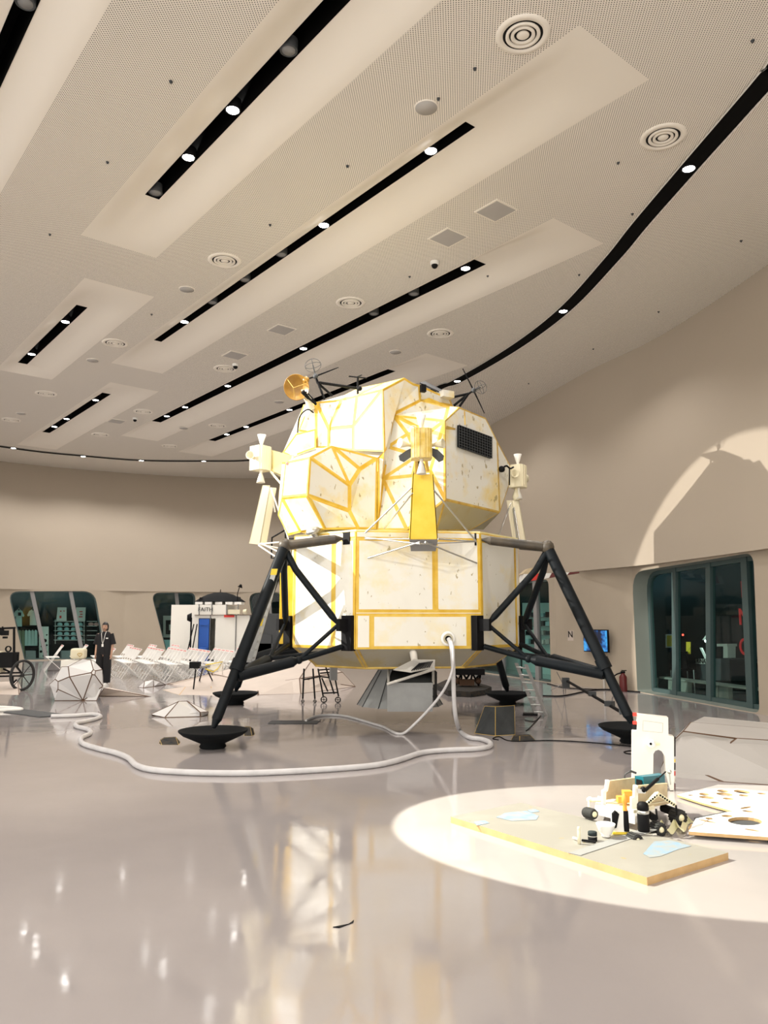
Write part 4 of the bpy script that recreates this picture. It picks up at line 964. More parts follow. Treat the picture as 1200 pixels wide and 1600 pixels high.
ROWS = [((-4.02, 22.3), 4, 'front'), ((-4.45, 21.5), 5, 'front'), ((-5.1, 21.5), 6, 'front'), ((-5.85, 21.9), 6, 'front'), ((-6.6, 22.3), 6, 'front'), ((-7.4, 22.8), 5, 'front'), ((-8.3, 23.2), 4, 'front'),
        ((-7.1, 25.9), 3, 'back'), ((-7.9, 26.0), 3, 'back'), ((-8.7, 26.1), 3, 'back'), ((-9.5, 26.2), 3, 'back'), ((-10.3, 26.3), 2, 'back'), ((-11.0, 26.0), 2, 'back')]
cnt = {'front': 0, 'back': 0}
for (bx, by), n, blk in ROWS:
    cnt[blk] += 1
    for k in range(n):
        lab = 'white folding chair, %s from near end, %s row from right, %s block' % (ORD[k], ORD[cnt[blk] - 1], 'nearer' if blk == 'front' else 'farther')
        put(ch, Vector((bx, by, 0)) + rowd * .46 * k, lab, 'white folding chairs in rows', az)

# ------------------------------------------------------------------ the person
def person():
    o0 = G(160, 1072, 0); root = thing('person', 'standing person in black short-sleeved shirt and wide black trousers with white lanyard', 'person', o0)
    V = [(0, 0, .86, .125, .085), (0, -.005, 1.0, .115, .08), (0, 0, 1.15, .13, .09), (0, .01, 1.29, .15, .085), (0, .01, 1.36, .06, .055), (0, 0, 1.43, .045, .045)]
    L_ = [(-.075, 0, .80, .085, .085), (-.09, -.01, .45, .06, .065), (-.095, .02, .10, .042, .045), (-.10, -.04, .05, .04, .035), (-.10, -.13, .035, .035, .025)]
    A_l = [(-.165, .01, 1.305, .055, .055), (-.20, .02, 1.06, .04, .04), (-.205, -.03, .85, .027, .03), (-.203, -.05, .79, .028, .018)]
    vs = [v[:3] for v in V]; rad = [v[3:] for v in V]; ed = [(i, i + 1) for i in range(5)]
    for sgn in (1, -1):
        b = len(vs); vs += [(x * sgn, y, z) for x, y, z, *_ in L_]; rad += [v[3:] for v in L_]; ed += [(0, b)] + [(b + i, b + i + 1) for i in range(4)]
        b = len(vs); vs += [(x * sgn, y, z) for x, y, z, *_ in A_l]; rad += [v[3:] for v in A_l]; ed += [(3, b)] + [(b + i, b + i + 1) for i in range(3)]
        pal = b + 3
        for fx, ln, yo in ((-.018, .062, -.02), (-.006, .07, -.007), (.006, .066, .006), (.016, .052, .018)):
            c = len(vs); hx, hy, hz = vs[pal]
            vs += [(hx + fx * .3, hy + yo, hz - .045), (hx + fx * .3 + .006 * sgn, hy + yo - .006, hz - .045 - ln * .55), (hx + .012 * sgn, hy + yo - .016, hz - .045 - ln)]
            rad += [(.009, .009), (.008, .008), (.0065, .0065)]; ed += [(pal, c), (c, c + 1), (c + 1, c + 2)]
        c = len(vs); hx, hy, hz = vs[pal]; vs += [(hx + .008 * sgn, hy - .035, hz - .01), (hx + .012 * sgn, hy - .045, hz - .045)]; rad += [(.009, .009), (.007, .007)]; ed += [(pal, c), (c, c + 1)]
    me = bpy.data.meshes.new('body'); me.from_pydata([Vector(v) + o0 for v in vs], ed, []); me.materials.append(MAT['skin'])
    b = bpy.data.objects.new('body', me); COL.objects.link(b); attach(b, root)
    sk_ = b.modifiers.new('skin', 'SKIN'); sk_.use_smooth_shade = True
    for i, r_ in enumerate(rad): me.skin_vertices[0].data[i].radius = r_
    me.skin_vertices[0].data[0].use_root = True
    b.modifiers.new('sub', 'SUBSURF').levels = 1; b.modifiers['sub'].render_levels = 2
    q = lambda x, y, z: o0 + Vector((x, y, z))
    # head: ellipsoid with brow, nose, chin
    m = MB(); N = 20; Mh = 14; vv = []
    for j in range(Mh + 1):
        for i in range(N):
            a = PI * j / Mh; t = 2 * PI * i / N; x = .073 * math.sin(a) * math.cos(t); y = .092 * math.sin(a) * math.sin(t); z = .112 * math.cos(a)
            if z < -.03: x *= 1 + (z + .03) * 4; y *= 1 + (z + .03) * 2
            if y < -.06 and abs(x) < .014 and -.035 < z < .012: y -= .018
            if y < -.05 and abs(abs(x) - .03) < .014 and 0 < z < .02: y += .008
            vv.append(q(x, y - .005, 1.515 + z))
    m.add(vv, [(j * N + i, (j + 1) * N + i, (j + 1) * N + (i + 1) % N, j * N + (i + 1) % N) for j in range(Mh) for i in range(N)], 0, True)
    h = m.build('head', 'skin', root)
    for s_ in (-1, 1): MB().ball(q(.075 * s_, .005, 1.51), .022, 8, sc=(.4, .7, 1.2)).build('ear', 'skin', h); MB().ball(q(.028 * s_, -.083, 1.527), .009, 8).build('eye', 'black', h)
    MB().ball(q(0, -.088, 1.463), .02, 8, sc=(1, .4, .3)).build('mouth', 'dark_red', h)
    m = MB(); N = 22; vv = []
    for j in range(11):
        for i in range(N):
            a = PI * .62 * j / 10; t = 2 * PI * i / N; fr = math.sin(t) < -.35
            z = .127 * math.cos(a); zz = max(z, .045) if fr else z
            vv.append(q(.086 * math.sin(a) * math.cos(t), .104 * math.sin(a) * math.sin(t) + .006, 1.515 + zz))
    m.add(vv, [(j * N + i, (j + 1) * N + i, (j + 1) * N + (i + 1) % N, j * N + (i + 1) % N) for j in range(10) for i in range(N)], 0, True)
    m.lathe([(.075, .05), (.078, 0), (.07, -.08), (.04, -.10)], q(0, .038, 1.50), n=20)
    m.build('hair', 'hair', root)
    # loose shirt
    m = MB(); N = 24; prof = [(.185, .115, .80), (.19, .12, .95), (.185, .12, 1.1), (.19, .125, 1.22), (.185, .115, 1.31), (.12, .085, 1.375), (.065, .06, 1.395)]
    vv = [q(a * math.cos(2 * PI * i / N), b_ * math.sin(2 * PI * i / N), z) for a, b_, z in prof for i in range(N)]
    m.add(vv, [(j * N + i, j * N + (i + 1) % N, (j + 1) * N + (i + 1) % N, (j + 1) * N + i) for j in range(len(prof) - 1) for i in range(N)], 0, True)
    for s_ in (-1, 1): m.tube(q(.15 * s_, .01, 1.33), q(.225 * s_, .01, 1.06), .07, .075, 14, cap=False)
    m.build('shirt', 'cloth_black', root)
    m = MB()
    for s_ in (-1, 1):
        N = 16; pr_ = [(.1, .12, .86, .085), (.105, .12, .6, .09), (.095, .105, .35, .10), (.085, .095, .09, .105)]
        vv = [q(xc * s_ + a * math.cos(2 * PI * i / N), b_ * math.sin(2 * PI * i / N), z) for a, b_, z, xc in pr_ for i in range(N)]
        m.add(vv, [(j * N + i, j * N + (i + 1) % N, (j + 1) * N + (i + 1) % N, (j + 1) * N + i) for j in range(3) for i in range(N)], 0, True)
    m.build('trousers', 'cloth_black', root)
    for s_ in (-1, 1):
        m = MB(); m.ball(q(.10 * s_, -.06, .045), .06, 12, sc=(.8, 2.0, .75)); m.box(q(.10 * s_, -.06, .012), (.09, .24, .024)); m.build('shoe', 'white_plain', root)
    m = MB(); m.path([q(-.055, -.05, 1.40), q(-.05, -.115, 1.33), q(-.02, -.135, 1.15), q(0, -.135, 1.08)], .007, 5); m.path([q(.055, -.05, 1.40), q(.05, -.115, 1.33), q(.02, -.135, 1.15), q(0, -.135, 1.08)], .007, 5); m.box(q(0, -.137, 1.04), (.05, .006, .07)); m.build('lanyard', 'white_plain', root)
    MB().box(q(.10, -.118, 1.22), (.055, .008, .03)).build('chest_print', 'white_plain', root)
person()

# ------------------------------------------------------------------ shops and rooms behind the windows
def PO(wi, x, y, off):
    a, b = W[wi]['a'], W[wi]['b']; d = Vector((b[0] - a[0], b[1] - a[1], 0)).normalized(); n_ = Vector((-d.y, d.x, 0)) * off
    return PL(x, y, (a[0] + n_.x, a[1] + n_.y), (b[0] + n_.x, b[1] + n_.y))
def card(m, wi, box, off, th=.02, mi=0, pts=None):
    x0, y0, x1, y1 = box; q = [PO(wi, x, y, off) for x, y in (pts or ((x0, y1), (x1, y1), (x1, y0), (x0, y0)))]
    a, b = W[wi]['a'], W[wi]['b']; d = Vector((b[0] - a[0], b[1] - a[1], 0)).normalized(); m.slab(q, Vector((-d.y, d.x, 0)) * th, mi); return m
def lamp(loc, e, col, r_=.3):
    l = bpy.data.lights.new('shop_lamp', 'POINT'); l.energy = e; l.color = col; l.shadow_soft_size = r_; o = bpy.data.objects.new('shop_lamp', l); COL.objects.link(o); o.location = loc
for wi_, x_, off_, e_, c_ in ((1, 60, .35, 170, (.75, 1, 1)), (1, 115, .35, 190, (.75, 1, 1)), (2, 285, .6, 100, (.75, 1, 1)), (4, 835, .35, 150, (.5, .85, 1)), (4, 775, .35, 150, (.4, .85, 1)), (5, 1060, .7, 40, (.8, 1, .9)), (5, 1120, .7, 40, (.8, 1, .9))):
    l_ = PO(wi_, x_, 950, off_); l_.z = 3.12; lamp(l_, e_, c_, .1)
def tee(px, y0, y1, wi, off, w_, m_, label, prt=None):
    x = px; m = MB(); h_ = y1 - y0
    pts = [(x - w_ * .28, y1), (x + w_ * .28, y1), (x + w_ * .27, y0 + h_ * .38), (x + w_ * .43, y0 + h_ * .42), (x + w_ * .5, y0 + h_ * .34), (x + w_ * .32, y0 + h_ * .06), (x + w_ * .1, y0), (x, y0 + h_ * .05), (x - w_ * .1, y0),
           (x - w_ * .32, y0 + h_ * .06), (x - w_ * .5, y0 + h_ * .34), (x - w_ * .43, y0 + h_ * .42), (x - w_ * .27, y0 + h_ * .38)]
    card(m, wi, (0, 0, 0, 0), off, .06, 0, pts); o = m.build('tee_shirt', m_, bevel=.01); tag(o, label, 'shirt')
    hm = MB(); hm.tube(PO(wi, x - w_ * .2, y0 + .6, off), PO(wi, x, y0 - 2, off), .008, n=5); hm.tube(PO(wi, x + w_ * .2, y0 + .6, off), PO(wi, x, y0 - 2, off), .008, n=5); hm.tube(PO(wi, x, y0 - 2, off), PO(wi, x, y0 - 4, off), .006, n=5)
    hm.build('hanger', 'white_plain', o)
    if prt: card(MB(), wi, prt, off - .01, .01).build('shirt_print', 'black', o)
tee(29.5, 953, 979, 1, 1.2, 17, 'mint', 'pale mint T-shirt with round dark print hanging in the shop window', (28, 957, 33, 962))
tee(52, 953, 977, 1, 1.2, 19, 'white', 'plain cream T-shirt hanging in the shop window, right of the printed one')
m = MB(); m.tube(PO(1, 24, 982, 1.2), PO(1, 62, 982, 1.2), .018, n=6); m.tube(PO(1, 24, 982, 1.2), PO(1, 25, 1028, 1.2), .018, n=6); m.tube(PO(1, 62, 982, 1.2), PO(1, 62, 1028, 1.2), .018, n=6); tag(m.build('clothes_rail', 'black'), 'black clothes rail with hanging garments inside the left shop window', 'clothes rail')
for i in range(7):
    x = 26 + i * 5; y1 = 1026 if i in (1, 2) else 1009
    m = MB(); card(m, 1, (0, 0, 0, 0), 1.14, .12, 0, [(x - 2.3, y1), (x + 2.6, y1), (x + 2.2, 986), (x, 984), (x - 2, 986)])
    o = m.build('hanging_garment', ('green_cloth' if i in (1, 2) else 'mint'), bevel=.01); tag(o, ('long olive green' if i in (1, 2) else 'pale mint') + ' garment on the shop rail, %s from the left' % ORD[i], 'clothing', 'garments on the rail')
m = MB(); card(m, 1, (61, 979, 76, 1028), 1.0, .03); o = m.build('dotted_panel', 'white'); m = MB()
for (x, y, r_) in [(70, 1001, 3), (65, 1010, 1.5), (73, 1008, 1.3), (66, 995, 1), (73, 992, 1.2), (64, 1018, 2), (72, 1019, 2), (68, 1025, 1.4)]:
    c = PO(1, x, y, .98); m.lathe([(0, 0), (r_ * .027, 0)], c, (.5, -.86, 0), 12)
m.build('dot_holes', 'black', o); tag(o, 'white upright panel with black round holes beside the clothes rail', 'panel')
for x0, x1, k in ((90, 104, 'white poster with a few small red and black prints'), (119, 134, 'white poster with red script writing')):
    m = MB(); card(m, 1, (0, 0, 0, 0), 1.3, .03, 0, [(x0 - 2, 970), (x1, 970), (x1, 949), (x0, 949)] if x0 == 90 else [(x0, 970), (x1 - 1, 970), (x1, 949), (x0, 949)]); o = m.build('poster', 'white_plain'); tag(o, k + ' standing on the shop shelves', 'poster')
    m = MB()
    if x0 == 90: card(m, 1, (93, 962, 96, 966), 1.28, .01, 0); card(m, 1, (94, 954, 96, 956), 1.28, .01); card(m, 1, (99, 954, 101, 955.5), 1.28, .01)
    else:
        for y in (955, 959, 963): card(m, 1, (123 + (y % 3), y, 129, y + 1.5), 1.28, .01)
    m.build('red_print', 'red', o)
m = MB()
for j in range(5): card(m, 1, (85, 970.5 + j * 7.3, 133, 971.3 + j * 7.3), 1.15, .3)
for x in (86, 131): card(m, 1, (x, 968, x + 1, 1006), 1.45, .04)
card(m, 1, (128, 1004, 128.6, 1004.5), 1.4, .02)
tag(m.build('display_shelves', 'white_plain'), 'white wall shelves stacked with caps inside the left shop window', 'shelf')
cap = thing('folded_cap', '', 'cap', (0, 0, 0)); MB().ball((0, 0, 0), .1, 12, sc=(1.1, 1, .85)).build('crown', 'mint_cap', cap); MB().slab([(-.1, -.06, -.03), (.1, -.06, -.03), (.07, -.2, -.04), (-.07, -.2, -.04)], (0, 0, .012)).build('brim', 'mint_cap', cap)
for j in range(4):
    for i in range(4):
        put(cap, PO(1, 93.5 + i * 10.6, 975.6 + j * 7.3, 1.3), 'pale cap in the shop window, %s shelf down, %s from the left' % (ORD[j], ORD[i]), 'caps on the shop shelves', R(30))
m = MB()
for j in range(5): card(m, 1, (137, 970.5 + j * 7.3, 152, 971.3 + j * 7.3), 1.15, .3)
tag(m.build('side_shelves', 'white_plain'), 'narrow white shelves with pink and pale caps at the right of the shop window', 'shelf')
pc = MB().ball((0, 0, 0), .1, 12, sc=(1.3, 1, .8)).build('pink_cap', 'pink_cap')
for i in range(2):
    o = pc if i == 0 else pc.copy()
    if i: COL.objects.link(o)
    o.location = PO(1, 142 + i * 9, 975.3, 1.3); tag(o, 'pink cap on the narrow shelf, %s' % ('left one' if i == 0 else 'right one by the person'), 'cap', 'pink caps')
MB_ = MB(); card(MB_, 1, (40, 1017, 56, 1030), .6, .4); tag(MB_.build('low_counter', 'grey'), 'low grey counter behind the shop glass left of the dotted panel', 'counter')
MB_ = MB(); card(MB_, 1, (96, 1017, 111, 1030), .6, .4); tag(MB_.build('low_counter', 'grey'), 'low grey counter behind the shop glass below the cap shelves', 'counter')
m = MB(); card(m, 2, (255, 962, 285, 996), 1.2, .05); o = m.build('white_partition', 'grey_light'); tag(o, 'white partition with a black framed poster inside the second window', 'partition')
card(MB(), 2, (259, 969, 274, 991), 1.15, .03).build('framed_poster', 'black', o); card(MB(), 2, (264, 976, 270, 985), 1.12, .01).build('poster_figure', 'grey_light', o)
m = MB(); card(m, 2, (286, 978, 297, 1024), .5, .3); o = m.build('crate_stack', 'dark_red'); tag(o, 'stack of dark red crates inside the second window by the booth', 'crates')
m = MB(); card(m, 2, (284, 971, 296, 979), .45, .05); o = m.build('small_notice', 'white_plain'); tag(o, 'small cream notice with black letters above the dark red crates', 'notice')
m = MB(); card(m, 2, (252, 1000, 280, 1022), .9, .5); tag(m.build('green_counter', 'mint_cap'), 'pale green counter with clutter inside the second window', 'counter')
# window 4: lit shop with shelving
m = MB(); card(m, 4, (816, 942, 862, 1070), 1.6, .05); card(m, 4, (738, 1020, 812, 1064), 1.6, .05)
tag(m.build('shop_partition', 'mint'), 'pale blue lit partition wall inside the window right of the lander', 'partition')
m = MB(); card(m, 4, (812, 908, 864, 941), .55, .04); tag(m.build('dark_fascia', 'shop_dark'), 'dark fascia band at the top of the shop right of the lander', 'fascia')
m = MB()
for y in (964, 978, 992, 1006): card(m, 4, (818, y, 860, y + 1), 1.35, .25)
tag(m.build('goods_shelves', 'grey'), 'grey shelves of small goods seen between the right landing struts', 'shelf')
k = 0
for y in (964, 978, 992, 1006):
    for x in (821, 829, 844, 852):
        m = MB(); card(m, 4, (x, y - 8 + (k % 3), x + 5 + k % 2, y), 1.38, .12); o = m.build('boxed_goods', ['grey_light', 'grey_dark', 'mint_cap', 'black', 'white'][k % 5]); tag(o, '%s goods box, %s shelf from top, %s from left, behind right landing struts' % (['light grey', 'dark grey', 'blue-green', 'black', 'white'][k % 5], ORD[(964, 978, 992, 1006).index(y)], ORD[(821, 829, 844, 852).index(x)]), 'goods', 'boxed goods on the shop shelves'); k += 1
# window 5: dim office
m = MB()
for i, (x0, x1, y0, y1) in enumerate([(1011, 1023, 1058, 1082), (1044, 1059, 1060, 1088), (1061, 1075, 1061, 1091), (1109, 1122, 1067, 1101), (1123, 1138, 1069, 1104)]):
    m = MB(); card(m, 5, (0, 0, 0, 0), .75, .1, 0, [(x0, y1), (x1, y1 + 2), (x1, y0 + 1), (x0, y0)]); o = m.build('plinth_block', 'plinth'); tag(o, 'weathered beige plinth slab behind the right window, %s from the left' % ORD[i], 'slab', 'plinth slabs')
m = MB(); card(m, 5, (0, 0, 0, 0), .7, .3, 0, [(1030, 1060), (1188, 1080), (1188, 1077), (1030, 1057)]); tag(m.build('stone_ledge', 'plinth'), 'long stone ledge above the plinth slabs behind the right window', 'ledge')
m = MB(); card(m, 5, (0, 0, 0, 0), 1.7, .8, 0, [(1088, 1062), (1140, 1064), (1140, 1030), (1088, 1029)]); o = m.build('office_desk', 'grey_dark'); tag(o, 'dark desk with hanging sign behind the right window', 'desk')
m = MB(); card(m, 5, (0, 0, 0, 0), 1.66, .02, 0, [(1087, 1037), (1115, 1038), (1115, 1030), (1087, 1029)]); o = m.build('hanging_sign', 'grey_light'); tag(o, 'grey sign reading TRINATION on the desk behind the right window', 'sign')
tz = math.atan2(W[5]['b'][1] - W[5]['a'][1], W[5]['b'][0] - W[5]['a'][0])
text('TRINATION', 'sign_lettering', .16, PO(5, 1101, 1033.7, 1.64), (R(90), 0, tz), 'black', o)
m = MB(); m.lathe([(.02, .12), (.11, 0), (.10, 0)], PO(5, 1105, 1000, 1.6), (0, 0, 1), 18); o = m.build('desk_lamp', 'white_plain'); MB().ball(PO(5, 1105, 1001, 1.6), .06, 10).build('bulb', 'lamp_bulb', o); m = MB(); m.path([PO(5, 1105, 993, 1.65), PO(5, 1112, 992, 1.65), PO(5, 1113, 1030, 1.75)], .012, 5); m.build('lamp_arm', 'black', o); tag(o, 'small lit desk lamp glowing behind the right window', 'lamp')
m = MB(); card(m, 5, (0, 0, 0, 0), 1.5, .03, 0, [(1093, 1012), (1096, 1012), (1104, 1029), (1101, 1029)]); tag(m.build('tilted_document', 'white_plain'), 'white tilted document standing on the desk under the small lamp', 'document')
m = MB(); card(m, 5, (1040, 991, 1057, 1012), 1.4, .02); o = m.build('yellow_poster', 'white_plain'); card(MB(), 5, (1042, 993, 1055, 1010), 1.38, .01).build('poster_sheet', 'yellow', o); tag(o, 'yellow poster in pale frame inside the right window, above the black chair', 'poster')
m = MB(); card(m, 5, (1072, 1003, 1078, 1022), 1.4, .02); tag(m.build('yellow_sheet', 'yellow'), 'plain yellow sheet next to the window mullion above the chair', 'sheet')
cz = PO(5, 1066, 1050, 1.3); oc = thing('office_chair', 'black chair inside the right window beside the desk', 'chair', (cz.x, cz.y, 0))
MB().box(PO(5, 1066, 1031, 1.3), (.42, .06, .42), tz).build('backrest', 'black', oc); MB().box((cz.x, cz.y, .5), (.45, .45, .06), tz).build('seat', 'black', oc)
for sx in (-.2, .2):
    for sy in (-.2, .2): MB().tube((cz.x + sx, cz.y + sy, .5), (cz.x + sx, cz.y + sy, 0), .015, n=6).build('leg', 'metal', oc)
m = MB(); card(m, 5, (1062, 993, 1066, 998), 1.38, .05); o = m.build('wall_unit', 'black'); MB().ball(PO(5, 1067, 992, 1.34), .025, 8).build('red_indicator', 'led_red', o); tag(o, 'small black wall unit with red light right of the yellow poster', 'device')
m = MB(); card(m, 5, (1120, 1006, 1136, 1010), 1.5, .25); card(m, 5, (1130, 1010, 1137, 1028), 1.5, .2); tag(m.build('white_instrument', 'white'), 'white desk instrument at the right end of the dark desk', 'device')
for s_, y in (('E', 922), ('M', 965), ('C', 1012)):
    o = text(s_, 'red_letter', .5, PO(5, 1163, y, 1.0), (R(90), 0, tz), 'red_letter', bpy.data.objects['window_5'], .01)
m = MB(); card(m, 5, (0, 0, 0, 0), 1.2, .3, 0, [(1168, 1072), (1188, 1074), (1188, 1035), (1168, 1033)]); o = m.build('numbered_locker', 'grey_dark'); text('7', 'locker_number', .55, PO(5, 1179, 1052, 1.17), (R(90), 0, tz), 'black', o); tag(o, 'dark locker marked with a black 7 at the right window edge', 'locker')

# ------------------------------------------------------------------ booth with blue door, umbrella and work lamp
YB = 27.8
bo = thing('quarantine_booth', 'white panelled booth with dark doorway behind the folding chairs', 'booth', (P(365, 1000, YB).x, YB, 0))
def sl(name, x0, y0, x1, y1, Y, th, m_, par, bev=0):
    a = P(x0, y1, Y); b = P(x1, y0, Y); c = (a + b) / 2; c.y = Y + th / 2
    return MB().box(c, (abs(b.x - a.x), th, abs(b.z - a.z))).build(name, m_, par, bevel=bev)
g0 = P(304, 968, YB); g1 = P(440, 968, YB)
w1 = MB(); zt = P(300, 945, YB).z; zc = P(300, 961, YB).z
w1.box(((P(304, 0, YB).x + P(380, 0, YB).x) / 2, YB + 1.2, (zt + zc) / 2), (P(380, 0, YB).x - P(304, 0, YB).x, 2.4, zt - zc))
up_ = w1.build('upper_body', 'white', bo)
lb = MB(); lx0, lx1 = P(304, 0, YB).x, P(440, 0, YB).x; dx0, dx1 = P(344, 0, YB).x, P(366, 0, YB).x
for a, b in ((lx0, dx0), (dx1, lx1)): lb.box(((a + b) / 2, YB + 1.2, zc / 2), (b - a, 2.4, zc))
lb.box(((dx0 + dx1) / 2, YB + 1.9, zc / 2), (dx1 - dx0, 1.0, zc)); lb.box(((dx0 + dx1) / 2, YB + 1.2, zc - .06), (dx1 - dx0, 2.4, .12)); lb.build('lower_body', 'white', bo)
sl('doorway_dark_sheet', 345, 966, 366, 1046, YB + .03, .04, 'black_matte', bo)  # black sheet across the doorway stands for the shade of the opening
sl('blue_door', 309, 967, 327, 1044, YB - .08, .06, 'blue', bo); sl('door_surround', 308, 966, 330, 1046, YB - .03, .03, 'black', bo)
d_ = sl('door_handle', 312, 975, 325, 977, YB - .12, .04, 'blue', bo)
sl('striped_tape', 350, 960.5, 366, 964.5, YB - .04, .04, 'red', bo)
sl('wire_rail', 304, 960.6, 440, 961.4, YB - .04, .04, 'joint', bo)
m = MB()
for x in (311, 331, 354, 372): a = P(x, 944, YB - .02); b = P(x, 961, YB - .02); m.tube(a, b, .02, n=4)
for x in (329, 369, 391): a = P(x, 961, YB - .02); b = Vector((a.x, a.y, 0)); m.tube(a, b, .02, n=4)
m.build('frame_ribs', 'grey', bo)
for i, x in enumerate((305, 320, 336, 352, 366)): sl('roof_panel', x, 940.5, x + 11, 944.5, YB, .6, 'white_plain', bo)
text('FAITH', 'booth_lettering', .20, P(321, 952.5, YB - .03), (R(90), 0, 0), 'black', bo)
sl('booth_bin', 311, 1012, 322, 1016, YB - .5, .3, 'blue', bo)
m = MB(); c = P(344, 944, YB + .9); c.z = P(344, 940.5, YB).z + .02; N = 16; vv = [c + Vector((0, 0, .36))]
for j in range(1, 5):
    for i in range(N): t = 2 * PI * i / N; a = j / 4; vv.append(c + Vector((.95 * a * math.cos(t), .95 * a * math.sin(t), (.36 - .36 * a * a))))
fs = [(0, 1 + i, 1 + (i + 1) % N) for i in range(N)] + [(1 + j * N + i, 1 + (j + 1) * N + i, 1 + (j + 1) * N + (i + 1) % N, 1 + j * N + (i + 1) % N) for j in range(3) for i in range(N)]
m.add(vv, fs, 0, True); um = m.build('umbrella', 'black_matte'); m = MB(); m.tube(c + Vector((0, 0, .0)), c + Vector((0, 0, .46)), .015, n=6); m.build('shaft', 'black', um); tag(um, 'open black umbrella lying on the roof of the white booth', 'umbrella')
sl_ = sl('roof_case', 356, 932, 370, 942, YB + .7, .8, 'grey_dark', None); tag(sl_, 'dark rounded case on the booth roof right of the umbrella', 'case')
m = MB(); m.path([P(371, 944, YB + .3), P(371, 928, YB + .3), P(374, 918, YB + .3)], .018, 6); o = m.build('work_lamp', 'black'); MB().lathe([(.03, .12), (.09, 0), (.08, 0)], P(375, 918, YB + .3), (.3, 0, 1), 14).build('lamp_head', 'black', o); tag(o, 'black gooseneck work lamp standing on the booth roof', 'lamp')
m = MB(); m.box(P(314, 941, YB + .3), (.12, .12, .22)); m.box(P(314, 936, YB + .3), (.09, .09, .12)); tag(m.build('roof_device', 'black'), 'small dark device at the left end of the booth roof', 'device')
m = MB(); m.box(P(366, 956, YB - .1), (.42, .12, .16)); m.lathe([(0, 0), (.08, 0), (.1, .12)], P(380, 956, YB - .1), (1, 0, 0), 14); o = m.build('booth_camera', 'cream'); tag(o, 'cream camera box mounted above the booth doorway', 'camera')
m = MB(); m.lathe([(0, .1), (.10, .1), (.17, -.05), (.15, -.05), (.0, .05)], P(297, 965, YB - .5), (-1, -.3, 0), 16); o = m.build('stage_fan', 'black'); m = MB(); a = P(299, 965, YB - .5); m.tube(a, Vector((a.x, a.y, 0)), .03, n=6); m.tube(P(303, 975, YB - .5), P(289, 1035, YB - .7), .02, n=6); m.tube(P(308, 975, YB - .5), P(297, 1035, YB - .7), .02, n=6); m.build('stand', 'black', o); tag(o, 'black round lamp head on stand left of the blue booth door', 'lamp')
# clutter between leg and booth
m = MB(); m.box(P(424, 985, 23.2) + Vector((0, 0, -.3)), (.5, .4, 1.6)); m.box(P(410, 1005, 23.2), (.6, .5, .5)); a = P(424, 985, 23.2); m.box((a.x, 23.2, .3), (.6, .5, .6)); m.box((a.x - .25, 23.2, .5), (.7, .5, 1)); tag(m.build('equipment_rack', 'grey_dark'), 'dark equipment rack glimpsed behind the left front landing leg', 'rack')

# ------------------------------------------------------------------ gear on the floor, left
g = G(345, 1074); t = thing('tripod_probe', 'small probe on black tripod legs with yellow frame and white wing', 'probe', (P(320, 1060, 19.6).x, 19.6, 0))
YT = 19.15
MB().box(P(305, 1039, YT), (.24, .2, .15)).box(P(300, 1038, YT), (.1, .14, .1)).build('camera_head', 'black', t)
for a, b in (((306, 1045), (302, 1078)), ((317, 1043), (310, 1069)), ((322, 1043), (336, 1071))):
    e = P(b[0], b[1], YT) if 0 else G(b[0], b[1], .02); MB().tube(P(*a, YT), Vector((e.x, e.y, .0)), .018, n=6).build('leg', 'black', t)
MB().slab([P(322, 1045, YT), P(345, 1050, YT), P(349, 1036, YT), P(332, 1038, YT)], (0, .05, 0)).build('wing', 'white', t)
m = MB(); m.path([P(321, 1039, YT - .05), P(348, 1034, YT - .05), P(340, 1045, YT - .05), P(333, 1050, YT - .05), P(321, 1045, YT - .05)], .014, 5); m.build('yellow_frame', 'yellow', t)
m = MB(); e = G(346, 1068); m.tube(P(349, 1035, YT), Vector((e.x, e.y, 0)), .01, n=5); m.lathe([(.12, 0), (.02, .2)], Vector((e.x, e.y, 0)), n=10); m.build('sample_rod', 'white', t)
m = MB(); m.tube(P(303, 1044, YT), P(328, 1041, YT), .03, n=6); m.build('boom', 'grey', t)
t = thing('wheeled_walker', 'black tubular walker frame with small wheels under the left of the lander', 'walker', (P(505, 1090, 16.3).x, 16.3, 0))
m = MB(); YW = 16.3
for a, b in (((475, 1045), (473, 1092)), ((489, 1045), (492, 1092)), ((497, 1045), (505, 1088)), ((509, 1042), (522, 1084)), ((520, 1042), (529, 1088)), ((503, 1060), (512, 1080))): m.tube(P(*a, YW + .2), P(*b, YW - .05), .018, n=6)
for a, b in (((474, 1062), (500, 1057)), ((500, 1057), (523, 1060)), ((505, 1083), (529, 1082)), ((497, 1047), (523, 1045)), ((500, 1052), (522, 1050))): m.tube(P(*a, YW), P(*b, YW), .016, n=6)
m.build('frame', 'black', t)
for x, y, r_ in ((506, 1092, .068), (528, 1090, .062), (473, 1092, .035), (492, 1091, .035)):
    c = P(x, y, YW - .1); c.z = r_; m = MB(); m.lathe([(r_ * .7, -.02), (r_, -.02), (r_, .02), (r_ * .7, .02), (r_ * .7, -.02)], c, (.2, -1, 0), 20); m.lathe([(0, -.01), (r_ * .2, -.01), (r_ * .2, .01), (0, .01)], c, (.2, -1, 0), 8); m.tube(c - Vector((r_ * .8, 0, 0)), c + Vector((r_ * .8, 0, 0)), .006, n=4); m.tube(c - Vector((0, 0, r_ * .8)), c + Vector((0, 0, r_ * .8)), .006, n=4); m.build('wheel', 'rubber', t)
MB().box(P(521, 1052, YW - .1), (.14, .12, .28), .3).build('control_box', 'grey', t)
t = thing('camera_cart', 'black wheeled cart with seat box and camera boom at the left edge', 'cart', (P(20, 1060, 18.9).x, 18.9, 0)); YC = 18.9
m = MB(); m.box(P(14, 1031, YC), (.32, .35, .36)); m.build('seat_box', 'black', t)
